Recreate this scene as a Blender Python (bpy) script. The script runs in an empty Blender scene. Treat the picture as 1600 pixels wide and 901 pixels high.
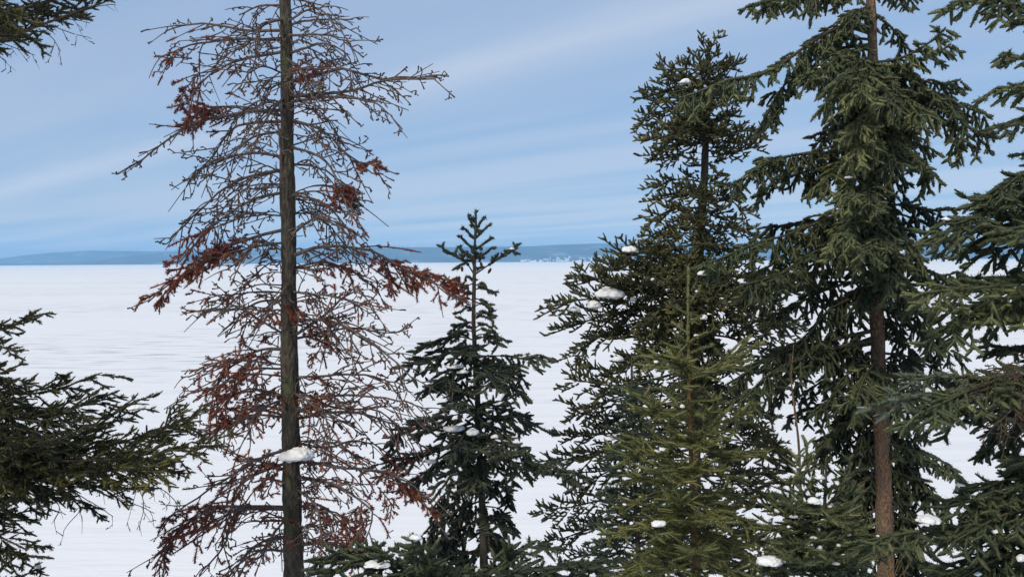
import bpy, math, random
import numpy as np
from mathutils import Vector, Matrix, noise

random.seed(7)
rng = np.random.default_rng(11)
scene = bpy.context.scene
C = scene.collection
R = math.radians

# ------------------------------------------------------------------ camera
FOC = 1386.0                       # focal length in photo pixels (photo is 1600 wide)
PITCH, ROLL = R(1.80), R(0.38)
FWD = np.array([0, math.cos(PITCH), -math.sin(PITCH)])
_r0 = np.array([1.0, 0, 0]); _u0 = np.array([0, math.sin(PITCH), math.cos(PITCH)])
RGT = _r0 * math.cos(ROLL) - _u0 * math.sin(ROLL)
UPV = _u0 * math.cos(ROLL) + _r0 * math.sin(ROLL)

def P(px, py, d):
    """point of the place seen at photo pixel (px,py), d metres along the view axis (camera at the origin)"""
    return d * (FWD + RGT * (px - 800) / FOC + UPV * (450.5 - py) / FOC)

cam = bpy.data.cameras.new("camera")
cam.sensor_width = 36.0
cam.lens = FOC / 1600 * 36.0
cam.clip_start = 0.05
cam.clip_end = 80000
cam_o = bpy.data.objects.new("camera", cam)
C.objects.link(cam_o)
m = Matrix.Identity(4)
for i in range(3):
    m[i][0], m[i][1], m[i][2] = RGT[i], UPV[i], -FWD[i]
cam_o.matrix_world = m
scene.camera = cam_o

# ------------------------------------------------------------------ light, sky, exposure
SUN_EL, SUN_AZ = R(42), R(215)     # high thin cloud; sun behind the camera, a little to the left
SKY_STRENGTH = 0.07
sun = bpy.data.lights.new("sun", 'SUN')
sun.energy = 1.5
sun.angle = R(12)
sun.color = (1.0, 0.89, 0.71)
sun_o = bpy.data.objects.new("sun", sun)
C.objects.link(sun_o)
sd = Vector((math.sin(SUN_AZ) * math.cos(SUN_EL), math.cos(SUN_AZ) * math.cos(SUN_EL), math.sin(SUN_EL)))
sun_o.rotation_euler = sd.to_track_quat('Z', 'Y').to_euler()

vs = scene.view_settings
vs.view_transform = 'Standard'; vs.look = 'None'; vs.gamma = 1.0; vs.use_curve_mapping = False
vs.exposure = 0.86

world = bpy.data.worlds.new("World")
scene.world = world
world.use_nodes = True
nt = world.node_tree
for n in list(nt.nodes): nt.nodes.remove(n)
def N(nt, kind, **kw):
    n = nt.nodes.new(kind)
    for k, v in kw.items():
        if k.startswith('in_'):
            n.inputs[int(k[3:])].default_value = v
        else:
            setattr(n, k, v)
    return n
def L(nt, a, ao, b, bi): nt.links.new(a.outputs[ao], b.inputs[bi])
def M(nt, op, a, b=None, clamp=False):
    n = nt.nodes.new('ShaderNodeMath'); n.operation = op; n.use_clamp = clamp
    for i, v in enumerate((a, b)):
        if v is None: continue
        if isinstance(v, (int, float)): n.inputs[i].default_value = v
        else: nt.links.new(v, n.inputs[i])
    return n.outputs[0]
out = N(nt, 'ShaderNodeOutputWorld')
bg = N(nt, 'ShaderNodeBackground'); bg.inputs['Strength'].default_value = SKY_STRENGTH
L(nt, bg, 0, out, 0)
sky = N(nt, 'ShaderNodeTexSky', sky_type='NISHITA', sun_disc=False)
sky.sun_elevation = SUN_EL; sky.sun_rotation = SUN_AZ
sky.altitude = 200; sky.air_density = 1.0; sky.dust_density = 0.3; sky.ozone_density = 2.5
tc = N(nt, 'ShaderNodeTexCoord')
sx = N(nt, 'ShaderNodeSeparateXYZ'); L(nt, tc, 'Generated', sx, 0)
zz = M(nt, 'ADD', M(nt, 'MAXIMUM', sx.outputs[2], 0.0), 0.02)
u = M(nt, 'DIVIDE', sx.outputs[0], zz); v = M(nt, 'DIVIDE', sx.outputs[1], zz)
# cloud sheet on a plane overhead: a = across the streaks, b = along them
a = M(nt, 'MULTIPLY', M(nt, 'ADD', u, v), 0.7071)
b = M(nt, 'MULTIPLY', M(nt, 'SUBTRACT', u, v), 0.7071)
def cloud_noise(ka, kb, off, detail, rough):
    cx = N(nt, 'ShaderNodeCombineXYZ')
    nt.links.new(M(nt, 'MULTIPLY', a, ka), cx.inputs[0]); nt.links.new(M(nt, 'MULTIPLY', b, kb), cx.inputs[1])
    cx.inputs[2].default_value = off
    nz = N(nt, 'ShaderNodeTexNoise'); nz.inputs['Scale'].default_value = 1.0
    nz.inputs['Detail'].default_value = detail; nz.inputs['Roughness'].default_value = rough
    L(nt, cx, 0, nz, 'Vector')
    return nz.outputs[0]
n1 = cloud_noise(0.62, 0.10, 3.3, 3, 0.45)
n2 = cloud_noise(2.2, 0.3, 8.1, 5, 0.55)
soft = M(nt, 'ADD', M(nt, 'MULTIPLY', n1, 0.86), M(nt, 'MULTIPLY', n2, 0.14))
veil = N(nt, 'ShaderNodeMapRange', interpolation_type='SMOOTHSTEP'); nt.links.new(soft, veil.inputs[0])
veil.inputs[1].default_value = 0.36; veil.inputs[2].default_value = 0.64; veil.inputs[3].default_value = 0.0; veil.inputs[4].default_value = 1.0
# the one bright streak of cloud
ds = M(nt, 'DIVIDE', M(nt, 'SUBTRACT', M(nt, 'ADD', a, M(nt, 'MULTIPLY', n2, 0.5)), 3.13), 0.30)
streak = M(nt, 'DIVIDE', 1.0, M(nt, 'ADD', 1.0, M(nt, 'MULTIPLY', ds, ds)))
mixc = N(nt, 'ShaderNodeMix', data_type='RGBA')
mixc.inputs[0].default_value = 0.80; nt.links.new(sky.outputs[0], mixc.inputs[6])
k = 2 ** -vs.exposure / SKY_STRENGTH
sheet = N(nt, 'ShaderNodeMix', data_type='RGBA')      # thin blue-grey sheet to thick pale sheet
nt.links.new(veil.outputs[0], sheet.inputs[0])
sheet.inputs[6].default_value = (0.265 * k, 0.43 * k, 0.68 * k, 1); sheet.inputs[7].default_value = (0.455 * k, 0.54 * k, 0.72 * k, 1)
nt.links.new(sheet.outputs[2], mixc.inputs[7])
mixs = N(nt, 'ShaderNodeMix', data_type='RGBA')
nt.links.new(M(nt, 'MULTIPLY', streak, 0.62), mixs.inputs[0]); nt.links.new(mixc.outputs[2], mixs.inputs[6])
mixs.inputs[7].default_value = (0.62 * k, 0.68 * k, 0.80 * k, 1)
nt.links.new(mixs.outputs[2], bg.inputs[0])

scene.cycles.max_bounces = 6
scene.cycles.diffuse_bounces = 3
scene.cycles.volume_bounces = 1

# ------------------------------------------------------------------ materials
def new_mat(name):
    mt = bpy.data.materials.new(name); mt.use_nodes = True
    t = mt.node_tree
    bs = next(n for n in t.nodes if n.type == 'BSDF_PRINCIPLED')
    return mt, t, bs
def ramp(t, stops):
    r = t.nodes.new('ShaderNodeValToRGB')
    e = r.color_ramp.elements
    while len(e) < len(stops): e.new(0.5)
    for el, (p, c) in zip(e, stops):
        el.position = p; el.color = (*c, 1)
    return r
def needle_mat(name, stops):
    mt, t, bs = new_mat(name)
    at = t.nodes.new('ShaderNodeAttribute'); at.attribute_name = 'tint'
    r = ramp(t, stops)
    t.links.new(at.outputs['Fac'], r.inputs[0]); t.links.new(r.outputs[0], bs.inputs['Base Color'])
    bs.inputs['Roughness'].default_value = 0.55
    bs.inputs['Specular IOR Level'].default_value = 0.12
    return mt
def bark_mat(name, c0, c1, c2, scale=40, bump=0.6, stretch=0.35):
    mt, t, bs = new_mat(name)
    tcn = t.nodes.new('ShaderNodeTexCoord'); mp = t.nodes.new('ShaderNodeMapping')
    mp.inputs['Scale'].default_value = (1, 1, stretch)
    t.links.new(tcn.outputs['Object'], mp.inputs[0])
    n1 = t.nodes.new('ShaderNodeTexNoise'); n1.inputs['Scale'].default_value = scale; n1.inputs['Detail'].default_value = 6; n1.inputs['Roughness'].default_value = 0.7
    n2 = t.nodes.new('ShaderNodeTexNoise'); n2.inputs['Scale'].default_value = scale * 0.22; n2.inputs['Detail'].default_value = 3
    vo = t.nodes.new('ShaderNodeTexVoronoi'); vo.inputs['Scale'].default_value = scale * 1.4
    for n in (n1, n2, vo): t.links.new(mp.outputs[0], n.inputs['Vector'])
    r = ramp(t, [(0.32, c0), (0.62, c1)]); t.links.new(n1.outputs[0], r.inputs[0])
    mx = t.nodes.new('ShaderNodeMix'); mx.data_type = 'RGBA'
    r2 = ramp(t, [(0.5, (0, 0, 0)), (0.62, (1, 1, 1))]); t.links.new(n2.outputs[0], r2.inputs[0])
    t.links.new(r2.outputs[0], mx.inputs[0]); t.links.new(r.outputs[0], mx.inputs[6]); mx.inputs[7].default_value = (*c2, 1)
    t.links.new(mx.outputs[2], bs.inputs['Base Color'])
    bp = t.nodes.new('ShaderNodeBump'); bp.inputs['Strength'].default_value = bump; bp.inputs['Distance'].default_value = 0.012
    ad = t.nodes.new('ShaderNodeMath'); ad.operation = 'ADD'
    t.links.new(n1.outputs[0], ad.inputs[0]); t.links.new(vo.outputs[0], ad.inputs[1])
    t.links.new(ad.outputs[0], bp.inputs['Height']); t.links.new(bp.outputs[0], bs.inputs['Normal'])
    bs.inputs['Roughness'].default_value = 0.9; bs.inputs['Specular IOR Level'].default_value = 0.15
    return mt

MAT = {}
MAT['needle_white'] = needle_mat('spruce_needles', [(0.0, (0.032, 0.038, 0.024)), (0.45, (0.062, 0.074, 0.042)), (0.8, (0.102, 0.118, 0.058)), (1.0, (0.175, 0.182, 0.082))])
MAT['needle_grey'] = needle_mat('grey_green_needles', [(0.0, (0.030, 0.034, 0.026)), (0.45, (0.054, 0.062, 0.044)), (0.8, (0.084, 0.094, 0.060)), (1.0, (0.14, 0.145, 0.07))])
MAT['needle_black'] = needle_mat('black_spruce_needles', [(0.0, (0.028, 0.030, 0.018)), (0.45, (0.056, 0.060, 0.033)), (0.8, (0.105, 0.106, 0.050)), (1.0, (0.18, 0.165, 0.075))])
MAT['needle_young'] = needle_mat('young_spruce_needles', [(0.0, (0.055, 0.062, 0.026)), (0.45, (0.108, 0.116, 0.046)), (0.8, (0.160, 0.165, 0.064)), (1.0, (0.25, 0.23, 0.09))])
MAT['needle_olive'] = needle_mat('shaggy_olive_needles', [(0.0, (0.026, 0.027, 0.016)), (0.45, (0.050, 0.052, 0.028)), (0.75, (0.090, 0.085, 0.036)), (1.0, (0.17, 0.15, 0.045))])
MAT['needle_blue'] = needle_mat('blue_green_needles', [(0.0, (0.030, 0.042, 0.031)), (0.45, (0.052, 0.072, 0.050)), (0.8, (0.084, 0.106, 0.070)), (1.0, (0.14, 0.16, 0.095))])
MAT['needle_frost'] = needle_mat('frosted_needles', [(0.0, (0.040, 0.05, 0.033)), (0.45, (0.085, 0.102, 0.064)), (0.8, (0.165, 0.185, 0.135)), (1.0, (0.33, 0.355, 0.30))])
MAT['needle_red'] = needle_mat('rust_red_needles', [(0.0, (0.13, 0.040, 0.034)), (0.5, (0.26, 0.070, 0.042)), (1.0, (0.40, 0.145, 0.048))])
MAT['bark_dead'] = bark_mat('dead_spruce_bark', (0.026, 0.022, 0.018), (0.125, 0.105, 0.078), (0.110, 0.112, 0.060), 42, 1.0)
MAT['bark_live'] = bark_mat('spruce_bark', (0.045, 0.027, 0.017), (0.29, 0.180, 0.108), (0.150, 0.110, 0.078), 62, 1.0, 0.5)
MAT['bark_dark'] = bark_mat('dark_spruce_bark', (0.035, 0.030, 0.025), (0.095, 0.080, 0.065), (0.070, 0.065, 0.05), 36, 0.8)
MAT['bark_young'] = bark_mat('young_orange_bark', (0.17, 0.095, 0.035), (0.32, 0.19, 0.075), (0.22, 0.15, 0.08), 60, 0.4)
MAT['twig_dead'] = bark_mat('dead_twig_bark', (0.070, 0.052, 0.046), (0.165, 0.130, 0.115), (0.125, 0.085, 0.070), 45, 0.4, 1)
MAT['twig_live'] = bark_mat('spruce_twig_bark', (0.040, 0.032, 0.024), (0.105, 0.080, 0.055), (0.080, 0.065, 0.045), 45, 0.4, 1)
MAT['twig_young'] = bark_mat('young_twig_bark', (0.14, 0.085, 0.03), (0.26, 0.165, 0.065), (0.18, 0.13, 0.06), 60, 0.3, 1)
MAT['cone'] = bark_mat('cone_scales', (0.050, 0.026, 0.026), (0.12, 0.065, 0.055), (0.09, 0.05, 0.045), 140, 1.0, 1)

def snow_mat(name, drifts):
    mt, t, bs = new_mat(name)
    g = t.nodes.new('ShaderNodeNewGeometry')
    bs.inputs['Roughness'].default_value = 0.75; bs.inputs['Specular IOR Level'].default_value = 0.2
    if drifts:
        def nz(scale3, detail, rough=0.55):
            mp = t.nodes.new('ShaderNodeMapping'); mp.inputs['Scale'].default_value = scale3
            t.links.new(g.outputs['Position'], mp.inputs[0])
            n = t.nodes.new('ShaderNodeTexNoise'); n.inputs['Scale'].default_value = 1; n.inputs['Detail'].default_value = detail; n.inputs['Roughness'].default_value = rough
            t.links.new(mp.outputs[0], n.inputs['Vector']); return n
        big = nz((0.006, 0.013, 1), 4)
        crust = nz((0.10, 0.50, 1), 5, 0.62)
        fine = nz((0.9, 2.2, 1), 4)
        # wind-scoured patches of greyer crust lying between clean drifts
        th = ramp(t, [(0.50, (0, 0, 0)), (0.66, (1, 1, 1))]); t.links.new(crust.outputs[0], th.inputs[0])
        bgm = ramp(t, [(0.40, (0.15, 0.15, 0.15)), (0.62, (1, 1, 1))]); t.links.new(big.outputs[0], bgm.inputs[0])
        ml = t.nodes.new('ShaderNodeMath'); ml.operation = 'MULTIPLY'
        sp = t.nodes.new('ShaderNodeSeparateXYZ'); t.links.new(g.outputs['Position'], sp.inputs[0])
        sh_ = t.nodes.new('ShaderNodeMapRange'); sh_.inputs[1].default_value = 40; sh_.inputs[2].default_value = 130     # deeper soft snow in the lee of the bank
        t.links.new(sp.outputs[1], sh_.inputs[0])
        m0 = t.nodes.new('ShaderNodeMath'); m0.operation = 'MULTIPLY'
        t.links.new(th.outputs[0], m0.inputs[0]); t.links.new(sh_.outputs[0], m0.inputs[1])
        t.links.new(m0.outputs[0], ml.inputs[0]); t.links.new(bgm.outputs[0], ml.inputs[1])
        mx = t.nodes.new('ShaderNodeMix'); mx.data_type = 'RGBA'
        t.links.new(ml.outputs[0], mx.inputs[0]); mx.inputs[6].default_value = (0.88, 0.87, 0.855, 1); mx.inputs[7].default_value = (0.54, 0.555, 0.575, 1)
        t.links.new(mx.outputs[2], bs.inputs['Base Color'])
        ad = t.nodes.new('ShaderNodeMath'); ad.operation = 'MULTIPLY_ADD'
        t.links.new(fine.outputs[0], ad.inputs[0]); ad.inputs[1].default_value = 0.12; t.links.new(crust.outputs[0], ad.inputs[2])
        bp = t.nodes.new('ShaderNodeBump'); bp.inputs['Strength'].default_value = 0.28; bp.inputs['Distance'].default_value = 0.6
        t.links.new(ad.outputs[0], bp.inputs['Height']); t.links.new(bp.outputs[0], bs.inputs['Normal'])
    else:
        bs.inputs['Base Color'].default_value = (0.83, 0.825, 0.82, 1)
        n = t.nodes.new('ShaderNodeTexNoise'); n.inputs['Scale'].default_value = 60; n.inputs['Detail'].default_value = 4
        t.links.new(g.outputs['Position'], n.inputs['Vector'])
        bp = t.nodes.new('ShaderNodeBump'); bp.inputs['Strength'].default_value = 0.3; bp.inputs['Distance'].default_value = 0.01
        t.links.new(n.outputs[0], bp.inputs['Height']); t.links.new(bp.outputs[0], bs.inputs['Normal'])
    return mt
MAT['snow_lake'] = snow_mat('wind_packed_snow', True)
MAT['snow'] = snow_mat('fresh_snow', False)

def hill_mat():
    mt, t, bs = new_mat('distant_forest')
    g = t.nodes.new('ShaderNodeNewGeometry')
    mp = t.nodes.new('ShaderNodeMapping'); mp.inputs['Scale'].default_value = (0.004, 0.0016, 0.012)
    t.links.new(g.outputs['Position'], mp.inputs[0])
    n = t.nodes.new('ShaderNodeTexNoise'); n.inputs['Scale'].default_value = 1; n.inputs['Detail'].default_value = 6
    t.links.new(mp.outputs[0], n.inputs['Vector'])
    r = ramp(t, [(0.40, (0.045, 0.055, 0.040)), (0.60, (0.085, 0.095, 0.08)), (0.72, (0.30, 0.31, 0.32))])
    t.links.new(n.outputs[0], r.inputs[0]); t.links.new(r.outputs[0], bs.inputs['Base Color'])
    bs.inputs['Roughness'].default_value = 1; bs.inputs['Specular IOR Level'].default_value = 0
    return mt
MAT['hills'] = hill_mat()
def flat_mat(name, c, rough=0.8):
    mt, t, bs = new_mat(name)
    n = t.nodes.new('ShaderNodeTexNoise'); n.inputs['Scale'].default_value = 0.6; n.inputs['Detail'].default_value = 3
    r = ramp(t, [(0.3, tuple(x * 0.85 for x in c)), (0.7, c)]); t.links.new(n.outputs[0], r.inputs[0])
    t.links.new(r.outputs[0], bs.inputs['Base Color']); bs.inputs['Roughness'].default_value = rough
    return mt
MAT['wall_white'] = flat_mat('pale_siding', (0.80, 0.80, 0.78))
MAT['wall_grey'] = flat_mat('grey_siding', (0.42, 0.43, 0.45))

# ------------------------------------------------------------------ mesh helpers
def mesh_from(name, verts, faces, nside, mat, smooth=False, tint=None):
    me = bpy.data.meshes.new(name)
    nv, nf = len(verts), len(faces)
    me.vertices.add(nv); me.loops.add(nf * nside); me.polygons.add(nf)
    me.vertices.foreach_set('co', np.ascontiguousarray(verts, dtype=np.float32).ravel())
    me.loops.foreach_set('vertex_index', np.ascontiguousarray(faces, dtype=np.int32).ravel())
    me.polygons.foreach_set('loop_start', np.arange(0, nf * nside, nside, dtype=np.int32))
    me.polygons.foreach_set('loop_total', np.full(nf, nside, dtype=np.int32))
    if smooth: me.polygons.foreach_set('use_smooth', np.ones(nf, dtype=bool))
    if tint is not None:
        at = me.attributes.new('tint', 'FLOAT', 'POINT')
        at.data.foreach_set('value', np.ascontiguousarray(tint, dtype=np.float32))
    me.materials.append(mat)
    me.update(calc_edges=True)
    return me

def link(name, me, parent=None):
    o = bpy.data.objects.new(name, me); C.objects.link(o)
    if parent: o.parent = parent
    return o
def tag(o, label=None, cat=None, group=None, kind=None):
    if label: o['label'] = label
    if cat: o['category'] = cat
    if group: o['group'] = group
    if kind: o['kind'] = kind
    return o
def nrm(v):
    return v / np.maximum(np.linalg.norm(v, axis=-1, keepdims=True), 1e-9)

class Tubes:
    def __init__(s): s.v = []; s.f = []; s.n = 0
    def add(s, Pn, Rn, sides):
        """Pn [N,K,3] centre lines, Rn [N,K] radii"""
        N_, K = Pn.shape[:2]
        if N_ == 0: return
        T = nrm(np.gradient(Pn, axis=1)) if K > 2 else nrm(np.repeat(Pn[:, 1:2] - Pn[:, 0:1], 2, axis=1))
        mean = nrm(Pn[:, -1] - Pn[:, 0])
        ref = np.where(np.abs(mean[:, 2:3]) > 0.8, np.array([[1.0, 0.1, 0]]), np.array([[0, 0.1, 1.0]]))
        A = nrm(np.cross(T, ref[:, None, :])); B = np.cross(T, A)
        ang = np.arange(sides) * 2 * math.pi / sides
        ring = Pn[:, :, None, :] + Rn[:, :, None, None] * (A[:, :, None, :] * np.cos(ang)[None, None, :, None] + B[:, :, None, :] * np.sin(ang)[None, None, :, None])
        idx = np.arange(N_ * K * sides).reshape(N_, K, sides) + s.n
        nx = np.roll(idx, -1, axis=2)
        q = np.stack([idx[:, :-1], nx[:, :-1], nx[:, 1:], idx[:, 1:]], axis=-1).reshape(-1, 4)
        s.v.append(ring.reshape(-1, 3)); s.f.append(q); s.n += N_ * K * sides
    def mesh(s, name, mat):
        return mesh_from(name, np.concatenate(s.v), np.concatenate(s.f), 4, mat, smooth=True)

class Needles:
    def __init__(s): s.p0 = []; s.p1 = []; s.t = []
    def add(s, p0, p1, tint):
        s.p0.append(p0); s.p1.append(p1); s.t.append(tint)
    def count(s): return sum(len(x) for x in s.p0)
    def mesh(s, name, mat, nl, width, dens, ang=50.0, core=0.0, taper=0.78):
        p0 = np.concatenate(s.p0); p1 = np.concatenate(s.p1); t = np.concatenate(s.t)
        ln = np.linalg.norm(p1 - p0, axis=1)
        cnt = np.maximum(3, (ln * dens + rng.random(len(ln))).astype(int))
        i = np.repeat(np.arange(len(ln)), cnt)
        n = len(i)
        # position along the shoot, stratified so every shoot is covered end to end
        start = np.repeat(np.cumsum(cnt) - cnt, cnt)
        q = (np.arange(n) - start + rng.random(n)) / cnt[i]
        ax = nrm(p1 - p0)[i]
        ref = np.where(np.abs(ax[:, 2:3]) > 0.8, np.array([[1.0, 0, 0]]), np.array([[0, 0, 1.0]]))
        A = nrm(np.cross(ax, ref)); B = np.cross(A, ax)
        ph = rng.random(n) * 2 * math.pi
        rad = A * np.cos(ph)[:, None] + B * np.sin(ph)[:, None]
        tan = -A * np.sin(ph)[:, None] + B * np.cos(ph)[:, None]
        al = np.radians(np.where(q > 0.88, rng.uniform(8, ang + 5, n), ang + rng.normal(0, 10, n) - 8 * q))
        d = ax * np.cos(al)[:, None] + rad * np.sin(al)[:, None]
        d[:, 2] += 0.10
        d = nrm(d)
        le = nl * (0.75 + 0.45 * rng.random(n)) * (1 - (1 - taper) * q ** 2)
        base = p0[i] + ax * (q * ln[i])[:, None] + rad * 0.0012
        w = width * (0.8 + 0.4 * rng.random(n))
        tw = nrm(tan + ax * rng.normal(0, 0.5, n)[:, None])
        v = np.empty((n, 3, 3))
        v[:, 0] = base - tw * (w / 2)[:, None]
        v[:, 1] = base + tw * (w / 2)[:, None]
        v[:, 2] = base + d * le[:, None]
        tt = np.clip(t[i] + rng.normal(0, 0.13, n) + 0.16 * (q - 0.5), 0, 1)
        V_ = [v.reshape(-1, 3)]; F_ = [np.arange(n * 3).reshape(-1, 3)]; T_ = [np.repeat(tt, 3)]
        if core > 0:                      # the packed needle bases round the twig
            m_ = len(ln); ax = nrm(p1 - p0)
            ref = np.where(np.abs(ax[:, 2:3]) > 0.8, np.array([[1.0, 0, 0]]), np.array([[0, 0, 1.0]]))
            A = nrm(np.cross(ax, ref)); B = np.cross(A, ax)
            sides = 3; an = np.arange(sides) * 2 * math.pi / sides
            q3 = np.array([0.0, 0.5, 1.12]); r3 = np.array([0.75, 1.05, 0.5]) * core
            rr = r3[None] * rng.uniform(.75, 1.25, (m_, 3))
            c = p0[:, None] + (p1 - p0)[:, None] * q3[None, :, None]
            ring = c[:, :, None] + rr[:, :, None, None] * (A[:, None, None] * np.cos(an)[None, None, :, None] + B[:, None, None] * np.sin(an)[None, None, :, None])
            idx = np.arange(m_ * 3 * sides).reshape(m_, 3, sides) + n * 3
            nx = np.roll(idx, -1, axis=2)
            F_.append(np.stack([idx[:, :-1], nx[:, :-1], nx[:, 1:]], -1).reshape(-1, 3)); F_.append(np.stack([idx[:, :-1], nx[:, 1:], idx[:, 1:]], -1).reshape(-1, 3))
            V_.append(ring.reshape(-1, 3)); T_.append(np.repeat(np.clip(t, 0, 1), 3 * sides))
        return mesh_from(name, np.concatenate(V_), np.concatenate(F_), 3, mat, smooth=True, tint=np.concatenate(T_))

def spline(pts, n):
    """Catmull-Rom through pts, resampled to n points evenly by length"""
    p = np.array(pts, float)
    if len(p) == 2: return p[0] + (p[1] - p[0]) * np.linspace(0, 1, n)[:, None]
    q = np.vstack([2 * p[0] - p[1], p, 2 * p[-1] - p[-2]])
    o = []
    for i in range(1, len(q) - 2):
        for s in np.linspace(0, 1, 12, endpoint=False):
            a0, a1, a2, a3 = q[i - 1], q[i], q[i + 1], q[i + 2]
            o.append(0.5 * (2 * a1 + (a2 - a0) * s + (2 * a0 - 5 * a1 + 4 * a2 - a3) * s * s + (3 * a1 - a0 - 3 * a2 + a3) * s ** 3))
    o.append(p[-1]); o = np.array(o)
    l = np.concatenate([[0], np.cumsum(np.linalg.norm(np.diff(o, axis=0), axis=1))])
    t = np.linspace(0, l[-1], n)
    return np.stack([np.interp(t, l, o[:, k]) for k in range(3)], axis=1)
def along(A, t):
    """points and tangents at fractions t of polyline A (evenly spaced)"""
    K = len(A); x = np.clip(t, 0, 1) * (K - 1); i = np.minimum(x.astype(int), K - 2); f = (x - i)[:, None]
    T = nrm(np.gradient(A, axis=0))
    return A[i] * (1 - f) + A[i + 1] * f, nrm(T[i] * (1 - f) + T[i + 1] * f)
Z = np.array([0, 0, 1.0])

# ------------------------------------------------------------------ ground, lake, hills
LAKE_Z = -14.0
def smooth01(x): x = np.clip(x, 0, 1); return x * x * (3 - 2 * x)
def ground_z(x, y):
    """snowy bluff: level behind the camera, then a steep bank down to the ice"""
    x = np.asarray(x, float); y = np.asarray(y, float)
    edge = 1.4 + 0.5 * np.sin(x * 0.21 + 1.0) + 0.3 * np.sin(x * 0.53)
    z = -1.65 - 0.80 * np.maximum(y - edge, 0) + 0.10 * np.sin(x * 1.3) * np.sin(y * 1.1 + 0.6)
    z = np.where(y < edge, -1.65 + 0.05 * np.sin(x * 0.8) * np.sin(y * 0.7) + 0.015 * np.minimum(edge - y, 200), z)
    return np.maximum(z, LAKE_Z - 1.2)
gx = np.concatenate([[-15500, -6000, -2500, -1000, -400, -160, -80], np.arange(-48, 48.1, 0.75), [80, 160, 400, 1000, 2500, 6000, 15500]])
gy = np.concatenate([[-15500, -6000, -2500, -900, -300, -100, -40, -20], np.arange(-12, 22.1, 0.6)])
X, Y = np.meshgrid(gx, gy)
V = np.stack([X, Y, ground_z(X, Y)], axis=-1).reshape(-1, 3)
idx = np.arange(X.size).reshape(X.shape)
Fq = np.stack([idx[:-1, :-1], idx[:-1, 1:], idx[1:, 1:], idx[1:, :-1]], axis=-1).reshape(-1, 4)
tag(link('ground', mesh_from('ground', V, Fq, 4, MAT['snow'], True)), kind='structure')

ly = np.concatenate([np.arange(12, 60, 2.0), np.geomspace(60, 15500, 60)])
lx = np.concatenate([-np.geomspace(15500, 60, 40), np.arange(-55, 56, 5.0), np.geomspace(60, 15500, 40)])
X, Y = np.meshgrid(lx, ly)
Zl = LAKE_Z + 0.05 * np.sin(X * 0.11 + np.sin(Y * 0.05)) * np.sin(Y * 0.13) * (Y < 400)
V = np.stack([X, Y, Zl], axis=-1).reshape(-1, 3)
idx = np.arange(X.size).reshape(X.shape)
Fq = np.stack([idx[:-1, :-1], idx[:-1, 1:], idx[1:, 1:], idx[1:, :-1]], axis=-1).reshape(-1, 4)
tag(link('lake', mesh_from('lake', V, Fq, 4, MAT['snow_lake'], True)), kind='structure')

# far shore: skyline heights by compass angle (tan), read as pixels above the shore line
def ridge_mesh(name, prof, r0, rtop, r1, rough, seed):
    az = np.radians(np.linspace(-58, 58, 520))
    px = 800 + FOC * np.tan(az)
    xs, hs = zip(*prof)
    top = np.interp(px, xs, hs)
    rr = np.concatenate([np.linspace(r0, rtop, 16), np.linspace(rtop, r1, 5)[1:]])
    nzv = np.array([noise.fractal(Vector((p * 0.010, seed, 0)), 1.0, 2.0, 5) + 0.5 * noise.noise(Vector((p * 0.35, seed, 5))) for p in px])
    Vv = []
    for j, r in enumerate(rr):
        f = smooth01((r - r0) / (rtop - r0)) if r <= rtop else 1 - 0.5 * smooth01((r - rtop) / (r1 - rtop))
        d = r / np.cos(az) * np.cos(az)          # depth along +Y
        h = top * rtop / FOC + nzv * rough
        lump = np.array([noise.fractal(Vector((p * 0.012, j * 0.5, seed + 9)), 1.0, 2.0, 4) for p in px]) * rough * 2.2 * f * (1 - f) * 4
        z = LAKE_Z - 1.0 + np.maximum(h * f + lump, 0.0)
        Vv.append(np.stack([d * np.tan(az), np.full_like(az, r), z], axis=-1))
    Vv = np.array(Vv)
    idx = np.arange(Vv.shape[0] * Vv.shape[1]).reshape(Vv.shape[:2])
    Fq = np.stack([idx[:-1, :-1], idx[:-1, 1:], idx[1:, 1:], idx[1:, :-1]], axis=-1).reshape(-1, 4)
    o = link(name, mesh_from(name, Vv.reshape(-1, 3), Fq, 4, MAT['hills'], True))
    return tag(o, kind='structure')
ridge_mesh('hills', [(-1500, 6), (-200, 2), (0, 2), (90, 3), (150, 8), (200, 14), (270, 18), (350, 21), (450, 23), (600, 24), (760, 23.5), (830, 24), (870, 26), (930, 27.5), (1010, 28), (1200, 26), (1400, 25), (1560, 28), (1700, 27), (2600, 20)], 8000, 10400, 11500, 3.0, 1.7)
ridge_mesh('far_hills', [(-1500, 14), (-200, 8), (-60, 7), (0, 10), (40, 15), (75, 18), (145, 21.5), (190, 20.5), (250, 19.5), (330, 22), (450, 20), (700, 18), (1200, 20), (2600, 22)], 12200, 13400, 14500, 3.0, 4.2)

# ------------------------------------------------------------------ town on the far shore
def building_mesh(name, w, dpt, h, roof, mat):
    v = [(-w/2, -dpt/2, 0), (w/2, -dpt/2, 0), (w/2, dpt/2, 0), (-w/2, dpt/2, 0), (-w/2, -dpt/2, h), (w/2, -dpt/2, h), (w/2, dpt/2, h), (-w/2, dpt/2, h),
         (-w/2 - 1, -dpt/2 - 1, h), (w/2 + 1, -dpt/2 - 1, h), (w/2 + 1, dpt/2 + 1, h), (-w/2 - 1, dpt/2 + 1, h), (-w/2 - 1, 0, h + roof), (w/2 + 1, 0, h + roof)]
    f = [(0, 1, 5, 4), (1, 2, 6, 5), (2, 3, 7, 6), (3, 0, 4, 7), (8, 9, 13, 12), (10, 11, 12, 13), (9, 10, 13), (11, 8, 12), (8, 11, 10, 9)]
    me = bpy.data.meshes.new(name); me.from_pydata(v, [], f); me.materials.append(mat); me.materials.append(MAT['snow'])
    for i in (4, 5): me.polygons[i].material_index = 1
    return me
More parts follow.
